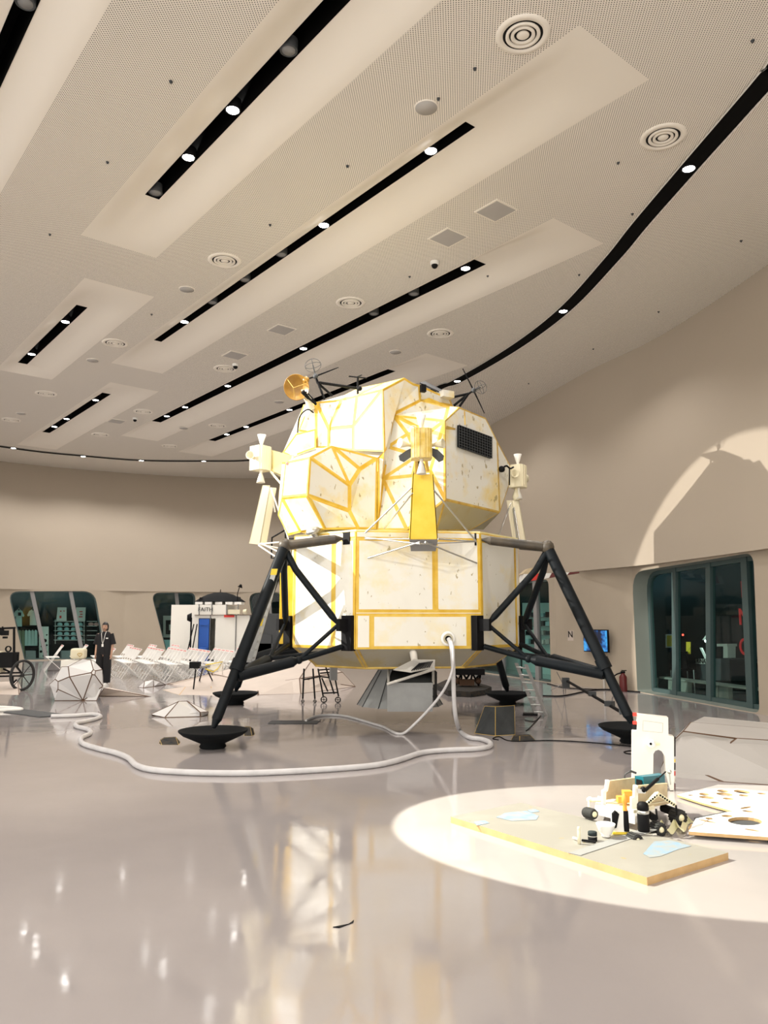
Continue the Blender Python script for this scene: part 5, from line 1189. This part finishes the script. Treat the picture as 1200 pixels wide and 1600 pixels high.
m = MB(); m.tube(P(22, 982, YC), P(22, 1021, YC), .03, n=8); m.tube(P(0, 982, YC), P(24, 981, YC), .025, n=8); m.tube(P(4, 979, YC), P(5, 990, YC), .02, n=6); m.build('boom_arm', 'black', t)
m = MB(); m.box(P(8, 989, YC), (.13, .12, .12)); m.box(P(8, 996, YC), (.08, .1, .05)); m.box(P(2, 988, YC), (.08, .12, .14)); m.build('camera', 'black', t)
m = MB()
for a, b in (((-10, 1052), (34, 1051)), ((-10, 1057), (34, 1056)), ((5, 1045), (20, 1052)), ((25, 1040), (34, 1052)), ((28, 1022), (28, 1040)), ((20, 1057), (20, 1068)), ((20, 1068), (26, 1062))): m.tube(P(*a, YC), P(*b, YC), .022, n=6)
m.build('chassis', 'black', t)
c = P(35, 1055, YC); rw = c.z; m = MB(); ax_ = Vector((.92, -.38, 0)); m.lathe([(rw * .86, -.02), (rw, -.02), (rw, .02), (rw * .86, .02), (rw * .86, -.02)], c, ax_, 28); m.lathe([(0, -.03), (.04, -.03), (.04, .03), (0, .03)], c, ax_, 10)
q = ax_.to_track_quat('Z', 'Y')
for k in range(4): a = k * PI / 4; v = q @ Vector((math.cos(a), math.sin(a), 0)) * rw * .9; m.tube(c - v, c + v, .012, n=4)
m.build('wheel', 'rubber', t)
m = MB(); c = P(13, 1014, YC); m.lathe([(.05, -.02), (.075, -.02), (.075, .02), (.05, .02), (.05, -.02)], c, (0, -1, 0), 20); m.build('lens_ring', 'black', t)
m = MB(); m.box(P(1, 1034, YC), (.14, .3, .5)); m.build('side_panel', 'cream', t)
o = MB().box(P(123, 1021, 19.2), (.34, .3, .25), .1).build('sand_box', 'cream', bevel=.05); tag(o, 'cream rounded case with a brown heart mark behind the large boulder', 'case')
m = MB(); hc = P(124.5, 1023, 19.02); pts = [hc + Vector((.055 * 16 * math.sin(t_) ** 3 / 16, 0, .05 * (13 * math.cos(t_) - 5 * math.cos(2 * t_) - 2 * math.cos(3 * t_) - math.cos(4 * t_)) / 16)) for t_ in [k_ * PI / 12 for k_ in range(25)]]
m.path(pts, .008, 5); m.build('heart_mark', 'tape_dark', o)
a = P(122, 1034, 19.2); o = MB().box((a.x - .08, 19.2, (a.z + .06) / 2), (.55, .35, a.z + .03)).build('white_plinth', 'white', bevel=.01); tag(o, 'white block carrying the cream case behind the large boulder', 'plinth')
o = MB().slab([G(5, 1113, .004), G(30, 1108, .004), G(108, 1117.5, .004), G(62, 1121, .004)], (0, 0, .012)).build('black_mat', 'grey_dark'); tag(o, 'flat dark grey mat on the floor left of the hose end', 'mat')
o = MB().slab([G(500, 1126, .004), G(425, 1126, .004), G(418, 1131, .004), G(495, 1131, .004)], (0, 0, .006)).build('floor_plate', 'grey_dark'); tag(o, 'thin dark plate on the floor under the lander', 'plate')

# ------------------------------------------------------------------ gear right of and under the lander
hexp = [(682, 1069), (697, 1062), (740, 1064), (768, 1073), (757, 1078), (735, 1081), (700, 1079)]
t = thing('hex_platform', 'brown hexagonal platform carrying a black strutted machine behind the lander', 'platform', (P(728, 1075, 18.6).x, 18.6, 0))
q = [G(x, y, .12) for x, y in hexp]; MB().slab(q, (0, 0, -.11)).build('platform_slab', 'stone', t)
m = MB(); YH = 18.7; b0 = [P(x, 1071, YH) for x in (712, 722, 735, 748)]; tp = [P(x, 1050, YH) for x in (708, 722, 738, 753)]
for i in range(4):
    for j in range(4):
        if abs(i - j) <= 1: m.tube(b0[i], tp[j] + Vector((0, .2 * (i % 2), 0)), .025, n=5)
m.box(P(731, 1049, YH), (.75, .5, .14)); m.build('machine_frame', 'black', t)
m = MB(); m.box(P(729, 1066, YH), (.35, .2, .14)); m.ball(P(716, 1064, YH), .08, 8); m.ball(P(747, 1064, YH), .08, 8); m.build('machine_core', 'joint', t)
t = thing('step_ladder', 'aluminium ladder leaning under the right side of the lander', 'ladder', (G(845, 1117).x, G(845, 1117).y, 0))
m = MB(); YL = 13.9; r0 = (P(804, 1036, 13.4), G(836, 1118)); r1_ = (P(819, 1038, 13.4), G(851, 1118))
for a, b in (r0, r1_): m.slab([a, b, b + Vector((.06, 0, 0)), a + Vector((.06, 0, 0))], (0, .04, 0))
m.build('rails', 'alu', t); m = MB()
for k in range(7): t_ = (k + .5) / 7; m.tube(r0[0].lerp(r0[1], t_), r1_[0].lerp(r1_[1], t_), .018, n=6)
m.build('rungs', 'alu', t); MB().slab([G(817, 1116, .0), G(840, 1116, .0), G(840, 1118.5, .0), G(817, 1118.5, .0)], (0, 0, .03)).build('foot_bar', 'black', t)
a4 = (5.3, 19.8)
def wl(x, y, off=-.02): 
    p = PL(x, y, (4.62, 20.9), a4) if x < 931 else PL(x, y, a4, (6.0, 18.65)); return p + Vector((-.85, -.5, 0)) * -off * -1
q = [wl(x, y) for x, y in ((887, 1001), (896, 1001), (896, 985), (887, 985))]; dd2 = Vector((-.84, -.54, 0))
o = MB().slab([p + dd2 * .02 for p in q], dd2 * -.015).build('wall_notice', 'rock_pink'); tag(o, 'small beige wall notice with black N between strut and screen', 'notice')
zr = math.atan2(a4[1] - 20.9, a4[0] - 4.62); text('N', 'notice_letter', .24, wl(891.5, 991.5) + dd2 * .03, (R(90), 0, zr), 'black', o, .002)
zr2 = math.atan2(18.65 - 19.8, 6.0 - 5.3); q = [PL(x, y, (5.2, 19.74), (5.9, 18.59)) for x, y in ((915, 1018.5), (953, 1018.5), (953, 984), (915, 984))]
c = sum(q, Vector()) / 4; wv = (q[1] - q[0]); hv = (q[3] - q[0])
t = MB().box(c + dd2 * .05, (wv.length, .05, hv.length), zr2).build('wall_screen', 'black'); tag(t, 'wall screen showing blue pictures beyond the right landing leg', 'screen')
def scr_mat():
    m = bpy.data.materials.new('screen_picture'); m.use_nodes = True; N = m.node_tree.nodes; L = m.node_tree.links; MAT['screen'] = m
    b = N['Principled BSDF']; tc = N.new('ShaderNodeTexCoord'); nz = N.new('ShaderNodeTexNoise'); nz.inputs['Scale'].default_value = 5; nz.inputs['Detail'].default_value = 3; L.new(tc.outputs['Object'], nz.inputs['Vector'])
    rp = N.new('ShaderNodeValToRGB'); L.new(nz.outputs[0], rp.inputs[0]); e = rp.color_ramp.elements; e[0].position = .42; e[0].color = (.003, .008, .03, 1); e[1].position = .6; e[1].color = (.05, .35, .75, 1); x = e.new(.5); x.color = (.01, .10, .35, 1)
    L.new(rp.outputs[0], b.inputs['Emission Color']); b.inputs['Emission Strength'].default_value = 1; b.inputs['Base Color'].default_value = (.01, .01, .01, 1)
scr_mat(); MB().box(c + dd2 * .085, (wv.length * .95, .02, hv.length * .92), zr2).build('picture_panel', 'screen', t)
a = wl(943, 1019); MB().box((a.x + dd2.x * .04, a.y + dd2.y * .04, a.z / 2), (.05, .03, a.z), zr2).build('cable_duct', 'grey_light', t)
t = thing('fire_extinguisher', 'dark red fire extinguisher on the floor by the right window', 'fire extinguisher', (5.72, 18.75, 0)); b0 = Vector((5.72, 18.75, 0))
MB().lathe([(.085, 0), (.09, .02), (.09, .34), (.05, .40), (.03, .43), (0, .43)], b0, n=20).build('cylinder', 'dark_red', t)
m = MB(); m.box(b0 + Vector((0, 0, .45)), (.1, .04, .05)); m.box(b0 + Vector((.03, 0, .49)), (.12, .02, .02)); m.build('valve', 'black', t)
m = MB(); m.path(smooth_line([b0 + Vector(v) for v in ((0, 0, .44), (-.15, 0, .40), (-.28, 0, .28), (-.25, 0, .12), (-.12, -.02, .08))]), .018, 6); m.build('discharge_hose', 'black', t)
# propped sensor boom
t = thing('sensor_boom', 'thin black boom with small clamps propped against the right landing leg', 'boom', (G(885, 1072).x, G(885, 1072).y, 0))
m = MB(); A0 = P(886, 1064, 15.5); A1 = P(978, 1117, 11.6); m.tube(A0, A1, .025, n=6); m.build('pole', 'black', t)
MB().box(P(884, 1067, 15.5), (.13, .1, .2)).build('base_box', 'grey_dark', t)
for t_ in (.5, .78, .97): MB().box(A0.lerp(A1, t_) + Vector((0, 0, .03)), (.12, .12, .08), t_ * 3).build('clamp', 'grey_dark', t)
m = MB(); m.tube(P(886, 1066, 15.5), G(880, 1078), .012, n=5); m.tube(P(886, 1066, 15.5), G(861, 1078), .008, n=5); m.tube(P(870, 1050, 15.5), G(884, 1078), .008, n=5); m.build('support_leg', 'grey', t)
# striped awning
t = thing('striped_wing', 'red and white striped wing-shaped board with tan fairing above the shop window', 'wing', (4.0, 20.2, 2.9)); YS = 19.3
xs = [818, 828, 845, 862, 878, 890, 905]
for i in range(6):
    f0, f1 = (xs[i] - 818) / 87, (xs[i + 1] - 818) / 87; yt = lambda f_: 897 - 3.5 * f_; yb_ = lambda f_: 910 - 14 * f_ if f_ < .95 else 895.5
    MB().slab([P(xs[i] - 4, yb_(f0), YS), P(xs[i + 1] - (4 if i < 5 else 0), yb_(f1), YS), P(xs[i + 1], yt(f1), YS), P(xs[i], yt(f0), YS)], (0, .5, 0)).build('stripe_section', ['white_plain', 'red', 'white_plain', 'dark_red', 'white_plain', 'dark_red'][i], t)
MB().slab([P(816, 897, YS), P(846, 896, YS), P(838, 886, YS), P(826, 888, YS)], (0, .6, 0)).build('tan_fairing', 'plywood', t)
MB().box(Vector((3.9, 20.0, 2.86)), (.06, .9, .06), 0).build('wall_bracket', 'grey_dark', t)
# cables on the floor
def cable(px, label, r_=.008):
    tag(MB().path(smooth_line([G(x, y, r_) for x, y in px], 5), r_, 5).build('floor_cable', 'black'), label, 'cable')
cable([(848, 1087), (880, 1087), (915, 1080), (945, 1077), (985, 1080), (1000, 1081)], 'black cable along the wall from ladder to fire extinguisher', .015)
cable([(855, 1068), (880, 1074), (905, 1076), (930, 1077), (943, 1077)], 'black cable below the screen at the wall foot', .012)
cable([(779, 1156), (770, 1154), (780, 1151), (800, 1158), (860, 1157), (920, 1160), (985, 1166), (1010, 1168)], 'thin black cable from the dark boulder to the right foot pad')
cable([(1010, 1176), (985, 1178), (975, 1175), (990, 1173), (1015, 1178)], 'short black cable loop left of the white arch panel')
cable([(820, 1125), (835, 1127), (845, 1118), (830, 1135), (822, 1142)], 'thin black cable at the foot of the aluminium ladder')

# ------------------------------------------------------------------ lit circle: board, rover and small things
zb = .05
c4 = [G(704, 1276, zb), G(1011, 1371, zb), G(1138, 1332, zb), G(814, 1254, zb)]
m = MB().slab(c4, (0, 0, -zb), 0, 1); bd = m.build('painted_board', ['board_top', 'plywood_edge'], bevel=.003); tag(bd, 'long flat grey-topped board with plywood edges lying in the lit circle', 'board')
def onb(x, y, z=.0515): return G(x, y, z)
m = MB(); m.slab([onb(888, 1333), onb(907, 1337), onb(1030, 1296), onb(1010, 1293)], (0, 0, .003)); m.build('grey_band', 'grey', bd)
MAT_b = mat('chalk_blue', (.17, .27, .38), .7, col2=(.25, .26, .26), vscale=14)
for nm, q in (('left', [(775, 1277), (790, 1270), (822, 1267), (842, 1275), (838, 1281), (800, 1283)]), ('mid', [(824, 1266), (836, 1264), (843, 1268), (830, 1270)]), ('right', [(1005, 1334), (1022, 1315), (1048, 1313), (1080, 1322), (1060, 1327), (1032, 1338), (1015, 1340)]), ('edge', [(740, 1284), (757, 1282), (765, 1286), (745, 1290)])):
    MB().slab([onb(x, y) for x, y in q], (0, 0, .001)).build('blue_patch', 'chalk_blue', bd)
# arch panel
YA = 8.0
hole = [(1038.7, 1205), (1038.7, 1182), (1034, 1174), (1029, 1171.5), (1024, 1173), (1021, 1178), (1020, 1209)]
pan = [(996, 1116), (1044, 1121), (1044.5, 1149), (1053, 1151), (1053, 1235), (1047, 1235), (1040, 1207), (1038.7, 1182), (1034, 1174), (1029, 1171.5), (1024, 1173), (1021, 1178), (1020, 1232), (988, 1230), (988, 1143), (995, 1141)]
t = MB().slab([P(x, y, YA) for x, y in pan], (.03, .12, 0)).build('arch_panel', 'white', bevel=.004); tag(t, 'tall stepped white panel with arched opening behind the rover', 'panel')
m = MB()
c = P(1018, 1162, YA - .05); m.ball(c, .042, 14); t2 = m.build('eyeball', 'white_plain', t); m = MB(); m.lathe([(0, 0), (.013, 0), (.013, .01)], c + Vector((-.02, -.037, .005)), (-.4, -1, .1), 12); m.build('pupil', 'black', t2); MB().tube(c, P(1030, 1163, YA), .012, n=8).build('axle', 'wax', t2)
for i, (y0, y1, mm) in enumerate(((1151, 1182, 'black'), (1186, 1191, 'yellow'), (1192, 1203, 'black'), (1205, 1212, 'red'), (1213, 1222, 'white'), (1224, 1233, 'dark_red'))):
    MB().slab([P(1053.4, y1, YA), P(1055, y1, YA + .1), P(1055, y0, YA + .1), P(1053.4, y0, YA)], (.004, 0, 0)).build('edge_stripe', mm, t)
for y0 in (1114, 1127): MB().slab([P(990, y0 + 5, YA + .05), P(995, y0 + 5, YA), P(995, y0, YA), P(990, y0, YA + .05)], (0, .03, 0)).build('red_marker', 'red', t)
MB().slab([P(989.5, 1140, YA + .06), P(995, 1140, YA + .02), P(995, 1132, YA + .02), P(989.5, 1132, YA + .06)], (0, .03, 0)).build('black_marker', 'black', t)
m = MB()
for a, b in (((1005, 1126), (1036, 1130)), ((1036, 1130), (1035, 1145)), ((1035, 1145), (1004, 1142)), ((1004, 1142), (1005, 1126))): m.tube(P(*a, YA - .001), P(*b, YA - .001), .002, n=4)
m.build('scribed_rectangle', 'grey_light', t)
# rover
YR = 6.75
t = thing('six_wheel_rover', 'handmade wooden rover with open tray, rocker arms and black wheels', 'rover', (P(995, 1285, YR).x, YR, 0))
MB().slab([P(943, 1254, 6.7), P(992, 1262, 6.45), P(1045, 1252, 6.9), P(995, 1246, 7.2)], (0, 0, -.02)).build('tray_floor', 'plywood', t)
MB().slab([P(943, 1255, 6.7), P(992, 1263, 6.45), P(992, 1288, 6.45), P(937, 1274, 6.7)], (0, .04, 0)).build('front_box', 'white', t)
m = MB(); m.slab([P(928, 1266, 6.85), P(992, 1285, 6.5), P(992, 1270, 6.5), P(931, 1256, 6.85)], (.1, .3, 0)); m.build('lower_box', 'white', t)
MB().slab([P(947, 1250, 6.85), P(995, 1243, 7.2), P(995, 1215, 7.2), P(948, 1221, 6.85)], (0, .03, 0)).build('tray_side', 'plywood', t)
MB().slab([P(942, 1256, 6.68), P(947, 1256, 6.68), P(947, 1238, 6.68), P(950, 1236, 6.68), P(953, 1220, 6.68), P(948, 1220, 6.68), P(947, 1234, 6.68), P(942, 1237, 6.68)], (0, .05, 0)).build('step_bracket', 'white', t)
MB().slab([P(987, 1263, 6.45), P(997, 1263, 6.45), P(997, 1228, 6.45), P(992, 1228, 6.45), P(991, 1246, 6.45), P(987, 1247, 6.45)], (0, .05, 0)).build('step_bracket', 'white', t)
MB().slab([P(997, 1258, 6.5), P(1043, 1250, 6.9), P(1043, 1224, 6.9), P(997, 1228, 6.5)], (0, .03, 0)).build('tray_side', 'plywood', t)
MB().slab([P(994, 1266, 6.48), P(1045, 1256, 6.9), P(1045, 1251, 6.9), P(994, 1259, 6.48)], (0, .03, 0)).build('side_rail', 'cream', t)
MB().slab([P(1003, 1262, 6.35), P(1006, 1264, 6.35), P(1029, 1244, 6.5), P(1054, 1261, 6.7), P(1057, 1257, 6.7), P(1030, 1238, 6.5), P(1025, 1239, 6.5)], (0, .03, 0)).build('rocker_arm', 'wax', t)
m = MB()
for k in range(7):
    a = P(1006, 1260, 6.34).lerp(P(1027, 1241.5, 6.49), (k + .5) / 7); m.lathe([(0, 0), (.009, 0)], a + Vector((0, -.004, 0)), (0, -1, 0), 8)
    a = P(1030, 1241.5, 6.49).lerp(P(1054, 1258, 6.69), (k + .5) / 7); m.lathe([(0, 0), (.009, 0)], a + Vector((0, -.004, 0)), (0, -1, 0), 8)
m.build('arm_holes', 'black', t)
MB().slab([P(990, 1271, 6.4), P(1023, 1265, 6.45), P(1023, 1260, 6.45), P(990, 1266, 6.4)], (0, .03, 0)).build('bogie_bar', 'cream', t)
def wheel(x, y, r_, Y, par):
    c = P(x, y, Y); c.z = r_; ax = Vector((.35, -.93, 0)); m = MB(); m.lathe([(r_ * .55, -.05), (r_ * .95, -.05), (r_, -.04), (r_, .04), (r_ * .95, .05), (r_ * .55, .05), (r_ * .55, -.05)], c, ax, 28)
    q = ax.to_track_quat('Z', 'Y')
    for k in range(14): a = 2 * PI * k / 14; m.box(c + q @ Vector((r_ * math.cos(a), r_ * math.sin(a), 0)), (.012, .012, .09), (q @ Quaternion((0, 0, 1), a)).to_matrix())
    o = m.build('wheel', 'rubber', par); MB().lathe([(0, .056), (r_ * .35, .056), (r_ * .5, .045), (r_ * .55, .03)], c, ax, 16).build('hub_cap', 'wax', o)
    return c
wheel(1059, 1277, .058, 6.75, t); wheel(1027, 1283, .048, 6.42, t); wheel(990, 1291, .04, 6.15, t)
m = MB(); m.tube(P(1035, 1262, 6.95), P(1052, 1268, 6.85), .035, n=10); m.tube(P(1010, 1270, 6.7), P(1022, 1278, 6.5), .03, n=10); m.tube(P(1056, 1258, 6.7), P(1058, 1274, 6.68), .008, n=6); m.tube(P(1025, 1264, 6.4), P(1027, 1280, 6.36), .008, n=6); m.build('axle_motor', 'black', t)
m = MB(); a, b = P(914, 1269, 6.75), P(935, 1274, 6.6); dv = (b - a).normalized(); m.lathe([(.0, 0), (.037, 0), (.042, .01), (.042, .11), (.037, .12), (.02, .12)], a, dv, 24)
for k in range(5): m.lathe([(.042, .018 + k * .02), (.045, .023 + k * .02), (.042, .028 + k * .02)], a, dv, 20)
dr = m.build('drum_roller', 'rubber', t); MB().lathe([(0, .125), (.022, .125), (.024, .118)], a, dv, 14).build('drum_cap', 'wax', dr)
m = MB(); m.tube(P(918, 1250, 6.9), P(943, 1250, 6.8), .018, n=8); m.ball(P(922, 1249, 6.88), .024, 10); m.tube(P(920, 1252, 6.88), P(920, 1262, 6.8), .01, n=6); m.build('side_arm', 'wax', t)
m = MB(); m.box(P(970, 1249, 6.6), (.06, .06, .05)); m.build('orange_block', 'orange', t); m = MB(); m.box(P(980, 1244, 6.65), (.07, .07, .09)); m.build('orange_case', 'orange', t)
o = MB().slab([P(992, 1231, 6.9), P(1006, 1233, 6.75), P(1040, 1229, 7.0), P(1030, 1226, 7.15)], (0, 0, .10)).build('teal_toolbox', 'teal_tool', bevel=.01); tag(o, 'teal plastic tool case resting on the back of the rover tray', 'tool case'); MB().slab([P(994, 1230, 6.86), P(1003, 1232, 6.76), P(1003, 1219, 6.76), P(994, 1217, 6.86)], (0, .002, 0)).build('dark_opening', 'black', o)
m = MB(); m.tube(P(1008, 1235, 6.4), P(1028, 1217, 6.6), .014, n=8); m.tube(P(1028, 1217, 6.6), P(1040, 1206, 6.8), .006, n=6); m.ball(P(1005, 1234, 6.4), .025, 10); m.build('probe_arm', 'black', t); m = MB(); m.ball(P(1046, 1206, 6.85), .02, 8); m.tube(P(1046, 1206, 6.85), P(1048, 1226, 6.85), .006, n=5); m.box(P(1002, 1236, 6.4), (.06, .03, .03)); m.build('probe_gripper', 'metal', t)
m = MB(); m.path(smooth_line([P(976, 1216, 6.9), P(977, 1210, 6.9), P(984, 1206, 6.9), P(990, 1207, 6.9)]), .006, 5); m.tube(P(984, 1204, 6.9), P(994, 1208, 6.9), .010, n=6); m.build('tray_lamp', 'grey_dark', t)
# small things on the board
def base(x, y, z=.0535): p = G(x, y, z); return p
b0 = base(971, 1302); t = thing('power_tool', 'white and black cordless tool standing upright with orange tip', 'tool', b0)
MB().slab([b0 + Vector(v) for v in ((-.062, -.02, 0), (.045, -.03, 0), (.055, -.02, .10), (.03, -.02, .17), (-.04, -.02, .17), (-.07, -.02, .14))], (0, .06, 0)).build('tool_body', 'white_plain', t, bevel=.008)
MB().slab([b0 + Vector(v) for v in ((-.072, -.032, .04), (-.045, -.032, .05), (-.02, -.032, .15), (-.045, -.032, .175), (-.072, -.032, .15))], (0, .03, 0)).build('black_grip', 'black', t)
m = MB(); m.tube(b0 + Vector((.035, -.02, .02)), b0 + Vector((.035, -.01, .17)), .022, n=12); m.build('black_barrel', 'black', t); MB().lathe([(.02, .17), (.014, .22), (.022, .23), (.022, .28), (.0, .30)], b0 + Vector((.035, 0, 0)), n=12).build('orange_tip', 'orange', t)
MB().box(b0 + Vector((-.01, .0, .008)), (.13, .07, .016)).build('yellow_base', 'yellow', t)
b0 = base(1006, 1299); t = thing('thermos_flask', 'black insulated flask with silver ring beside the rover', 'flask', b0)
MB().lathe([(0, 0), (.043, 0), (.046, .01), (.046, .13), (.044, .135)], b0, n=24).build('flask_body', 'black', t); MB().lathe([(.044, .135), (.047, .14), (.047, .155), (.044, .16)], b0, n=24).build('silver_ring', 'metal', t); MB().lathe([(.042, .16), (.046, .165), (.044, .2), (.03, .22), (0, .225)], b0, n=24).build('flask_lid', 'black', t)
b0 = base(947, 1307); o = MB().lathe([(0, .004), (.03, 0), (.036, .004), (.03, .01), (.055, .04), (.07, .085), (.073, .095), (.067, .09), (.05, .045), (.0, .015)], b0, n=32).build('white_bowl', 'white_plain'); tag(o, 'small white footed bowl on the board', 'bowl')
b0 = base(926, 1313); t = thing('tape_roll', 'short stack of two dark rolls with pale edge on the board', 'tape roll', b0)
MB().lathe([(.015, 0), (.034, 0), (.034, .028), (.015, .028)], b0, n=24).build('lower_roll', 'black', t); MB().lathe([(.015, .028), (.033, .029), (.033, .036), (.015, .036)], b0, n=24).build('pale_edge', 'grey_light', t); MB().lathe([(0, .036), (.034, .036), (.034, .06), (.03, .064), (0, .066)], b0, n=24).build('upper_roll', 'shop_dark', t)
b0 = base(905, 1318); o = MB().lathe([(0, 0), (.012, 0), (.012, .09), (.009, .095), (.012, .1), (.01, .118), (0, .12)], b0, n=14).build('glue_stick', 'cream'); tag(o, 'short cream stick standing at the left of the small items', 'stick')
o = MB().box(base(899, 1312) + Vector((0, 0, .01)), (.012, .05, .012), .5).build('white_rod', 'white'); tag(o, 'tiny white rod lying beside the cream stick', 'rod')
t = MB().box(base(920, 1316) + Vector((0, 0, .009)), (.105, .02, .014), -.45).build('clip_knife', 'black', bevel=.003); tag(t, 'black clip knife lying on the board', 'knife')
o = MB().box(base(1022, 1305, .052) + Vector((0, 0, .006)), (.04, .015, .01), .3).build('small_screw', 'white'); tag(o, 'tiny white piece on the grey band of the board', 'piece')
# crumpled ribbons of wax paper
m = MB(); cps = [(1014, 1292), (1026, 1300), (1036, 1292), (1044, 1302), (1056, 1290), (1064, 1300), (1072, 1284), (1082, 1288)]
pts = smooth_line([G(x, y, .008 + .012 * (i % 2)) for i, (x, y) in enumerate(cps)], 6); vv = []
for i, p in enumerate(pts): a = i * .5; vv += [p + Vector((0, -.05, .02 * math.sin(a))), p + Vector((.01, .06, .025 + .015 * math.cos(a)))]
for v in vv: v.z = max(v.z, .003)
m.add(vv, [(2 * i, 2 * i + 1, 2 * i + 3, 2 * i + 2) for i in range(len(pts) - 1)]); o = m.build('crumpled_ribbon', 'wax_tape', fix=False); so = o.modifiers.new('thick', 'SOLIDIFY'); so.thickness = .003; tag(o, 'crumpled pale yellow ribbon between the rover wheels and the white plate', 'ribbon')
# cut-out plates
def ell(x, y, rx, ry, z, n=18, rot=0):
    out = []
    for i in range(n):
        a = 2 * PI * i / n; u_ = rx * math.cos(a); v_ = ry * math.sin(a); out.append(G(x + u_ * math.cos(rot) - v_ * math.sin(rot), y + u_ * math.sin(rot) + v_ * math.cos(rot), z))
    return out
def plate(name, outer, hs, z0, z1, label):
    top = [G(x, y, z1) for x, y in outer]; H = [ell(*h[:4], z1, rot=h[4] if len(h) > 4 else 0) for h in hs]; m = MB()
    m.holes(top, H, 0); dz = Vector((0, 0, z0 - z1)); m.holes([p + dz for p in top], [[q + dz for q in h] for h in H], 0)
    for loop in [top] + H:
        n = len(loop); m.add(loop + [p + dz for p in loop], [(i, (i + 1) % n, n + (i + 1) % n, n + i) for i in range(n)], 1)
    o = m.build(name, ['white_plain', 'plywood_edge']); return tag(o, label, 'plate')
plate('cutout_plate', [(1058, 1242), (1122, 1226), (1230, 1228), (1260, 1262), (1147, 1268), (1096, 1254)],
      [(1100, 1241, 8, 2, .1), (1129, 1236, 9, 2, .1), (1104, 1246, 12, 2.2, .1), (1132, 1241, 13, 2.5, .1), (1159, 1237, 13, 2.4, .12), (1162, 1243, 8, 1.6, .1), (1138, 1248, 9, 1.6, .1), (1079, 1242.5, 4, 1, 0), (1190, 1240, 7, 1.3, .1), (1117, 1254, 7, 1.6, .05), (1165, 1262, 9, 1.4, -.15)],
      .012, .03, 'large white plate with many round and slotted cut-outs, farther one')
plate('cutout_plate', [(1076, 1299), (1087, 1279), (1140, 1268), (1260, 1258), (1260, 1312), (1100, 1301)],
      [(1164, 1283, 27, 6.5, .05), (1108, 1279, 6, 1.6, .1), (1136, 1275, 9, 1.8, .05), (1105, 1283, 14, 1.1, .2), (1168, 1267.5, 9, 1.2, .1), (1175, 1297, 12, 1.1, .15)],
      .03, .055, 'white plate with one big oval hole at the right edge, nearer one')
o = MB().slab([G(1076, 1299, .001), G(1100, 1302, .001), G(1104, 1296, .001), G(1080, 1293, .001)], (0, 0, .03)).build('timber_offcut', 'plywood_edge'); tag(o, 'small timber offcut under the corner of the nearer white plate', 'offcut')
o = MB().slab([G(1085, 1283, .001), G(1130, 1274, .001), G(1250, 1270, .001), G(1250, 1302, .001), G(1110, 1297, .001)], (0, 0, .028)).build('packing_sheet', 'grey_dark'); tag(o, 'dark packing sheet under the nearer white plate', 'sheet')
MAT_d = 0
o = MB().slab([G(520, 1449, .001), G(545, 1444, .001), G(553, 1438, .001), G(552, 1442, .001), G(530, 1450, .001)], (0, 0, .003)).build('floor_scrap', 'black'); tag(o, 'small dark scrap on the open floor in the foreground', 'scrap')
# wall fitting high on the left wall
o = MB().lathe([(.10, 0), (.10, .1), (.06, .16), (0, .17)], P(209, 789, 35.4), (.0, -1, 0), 18).build('wall_sounder', 'rock_grey'); tag(o, 'small round grey fitting high on the left wall', 'fitting')
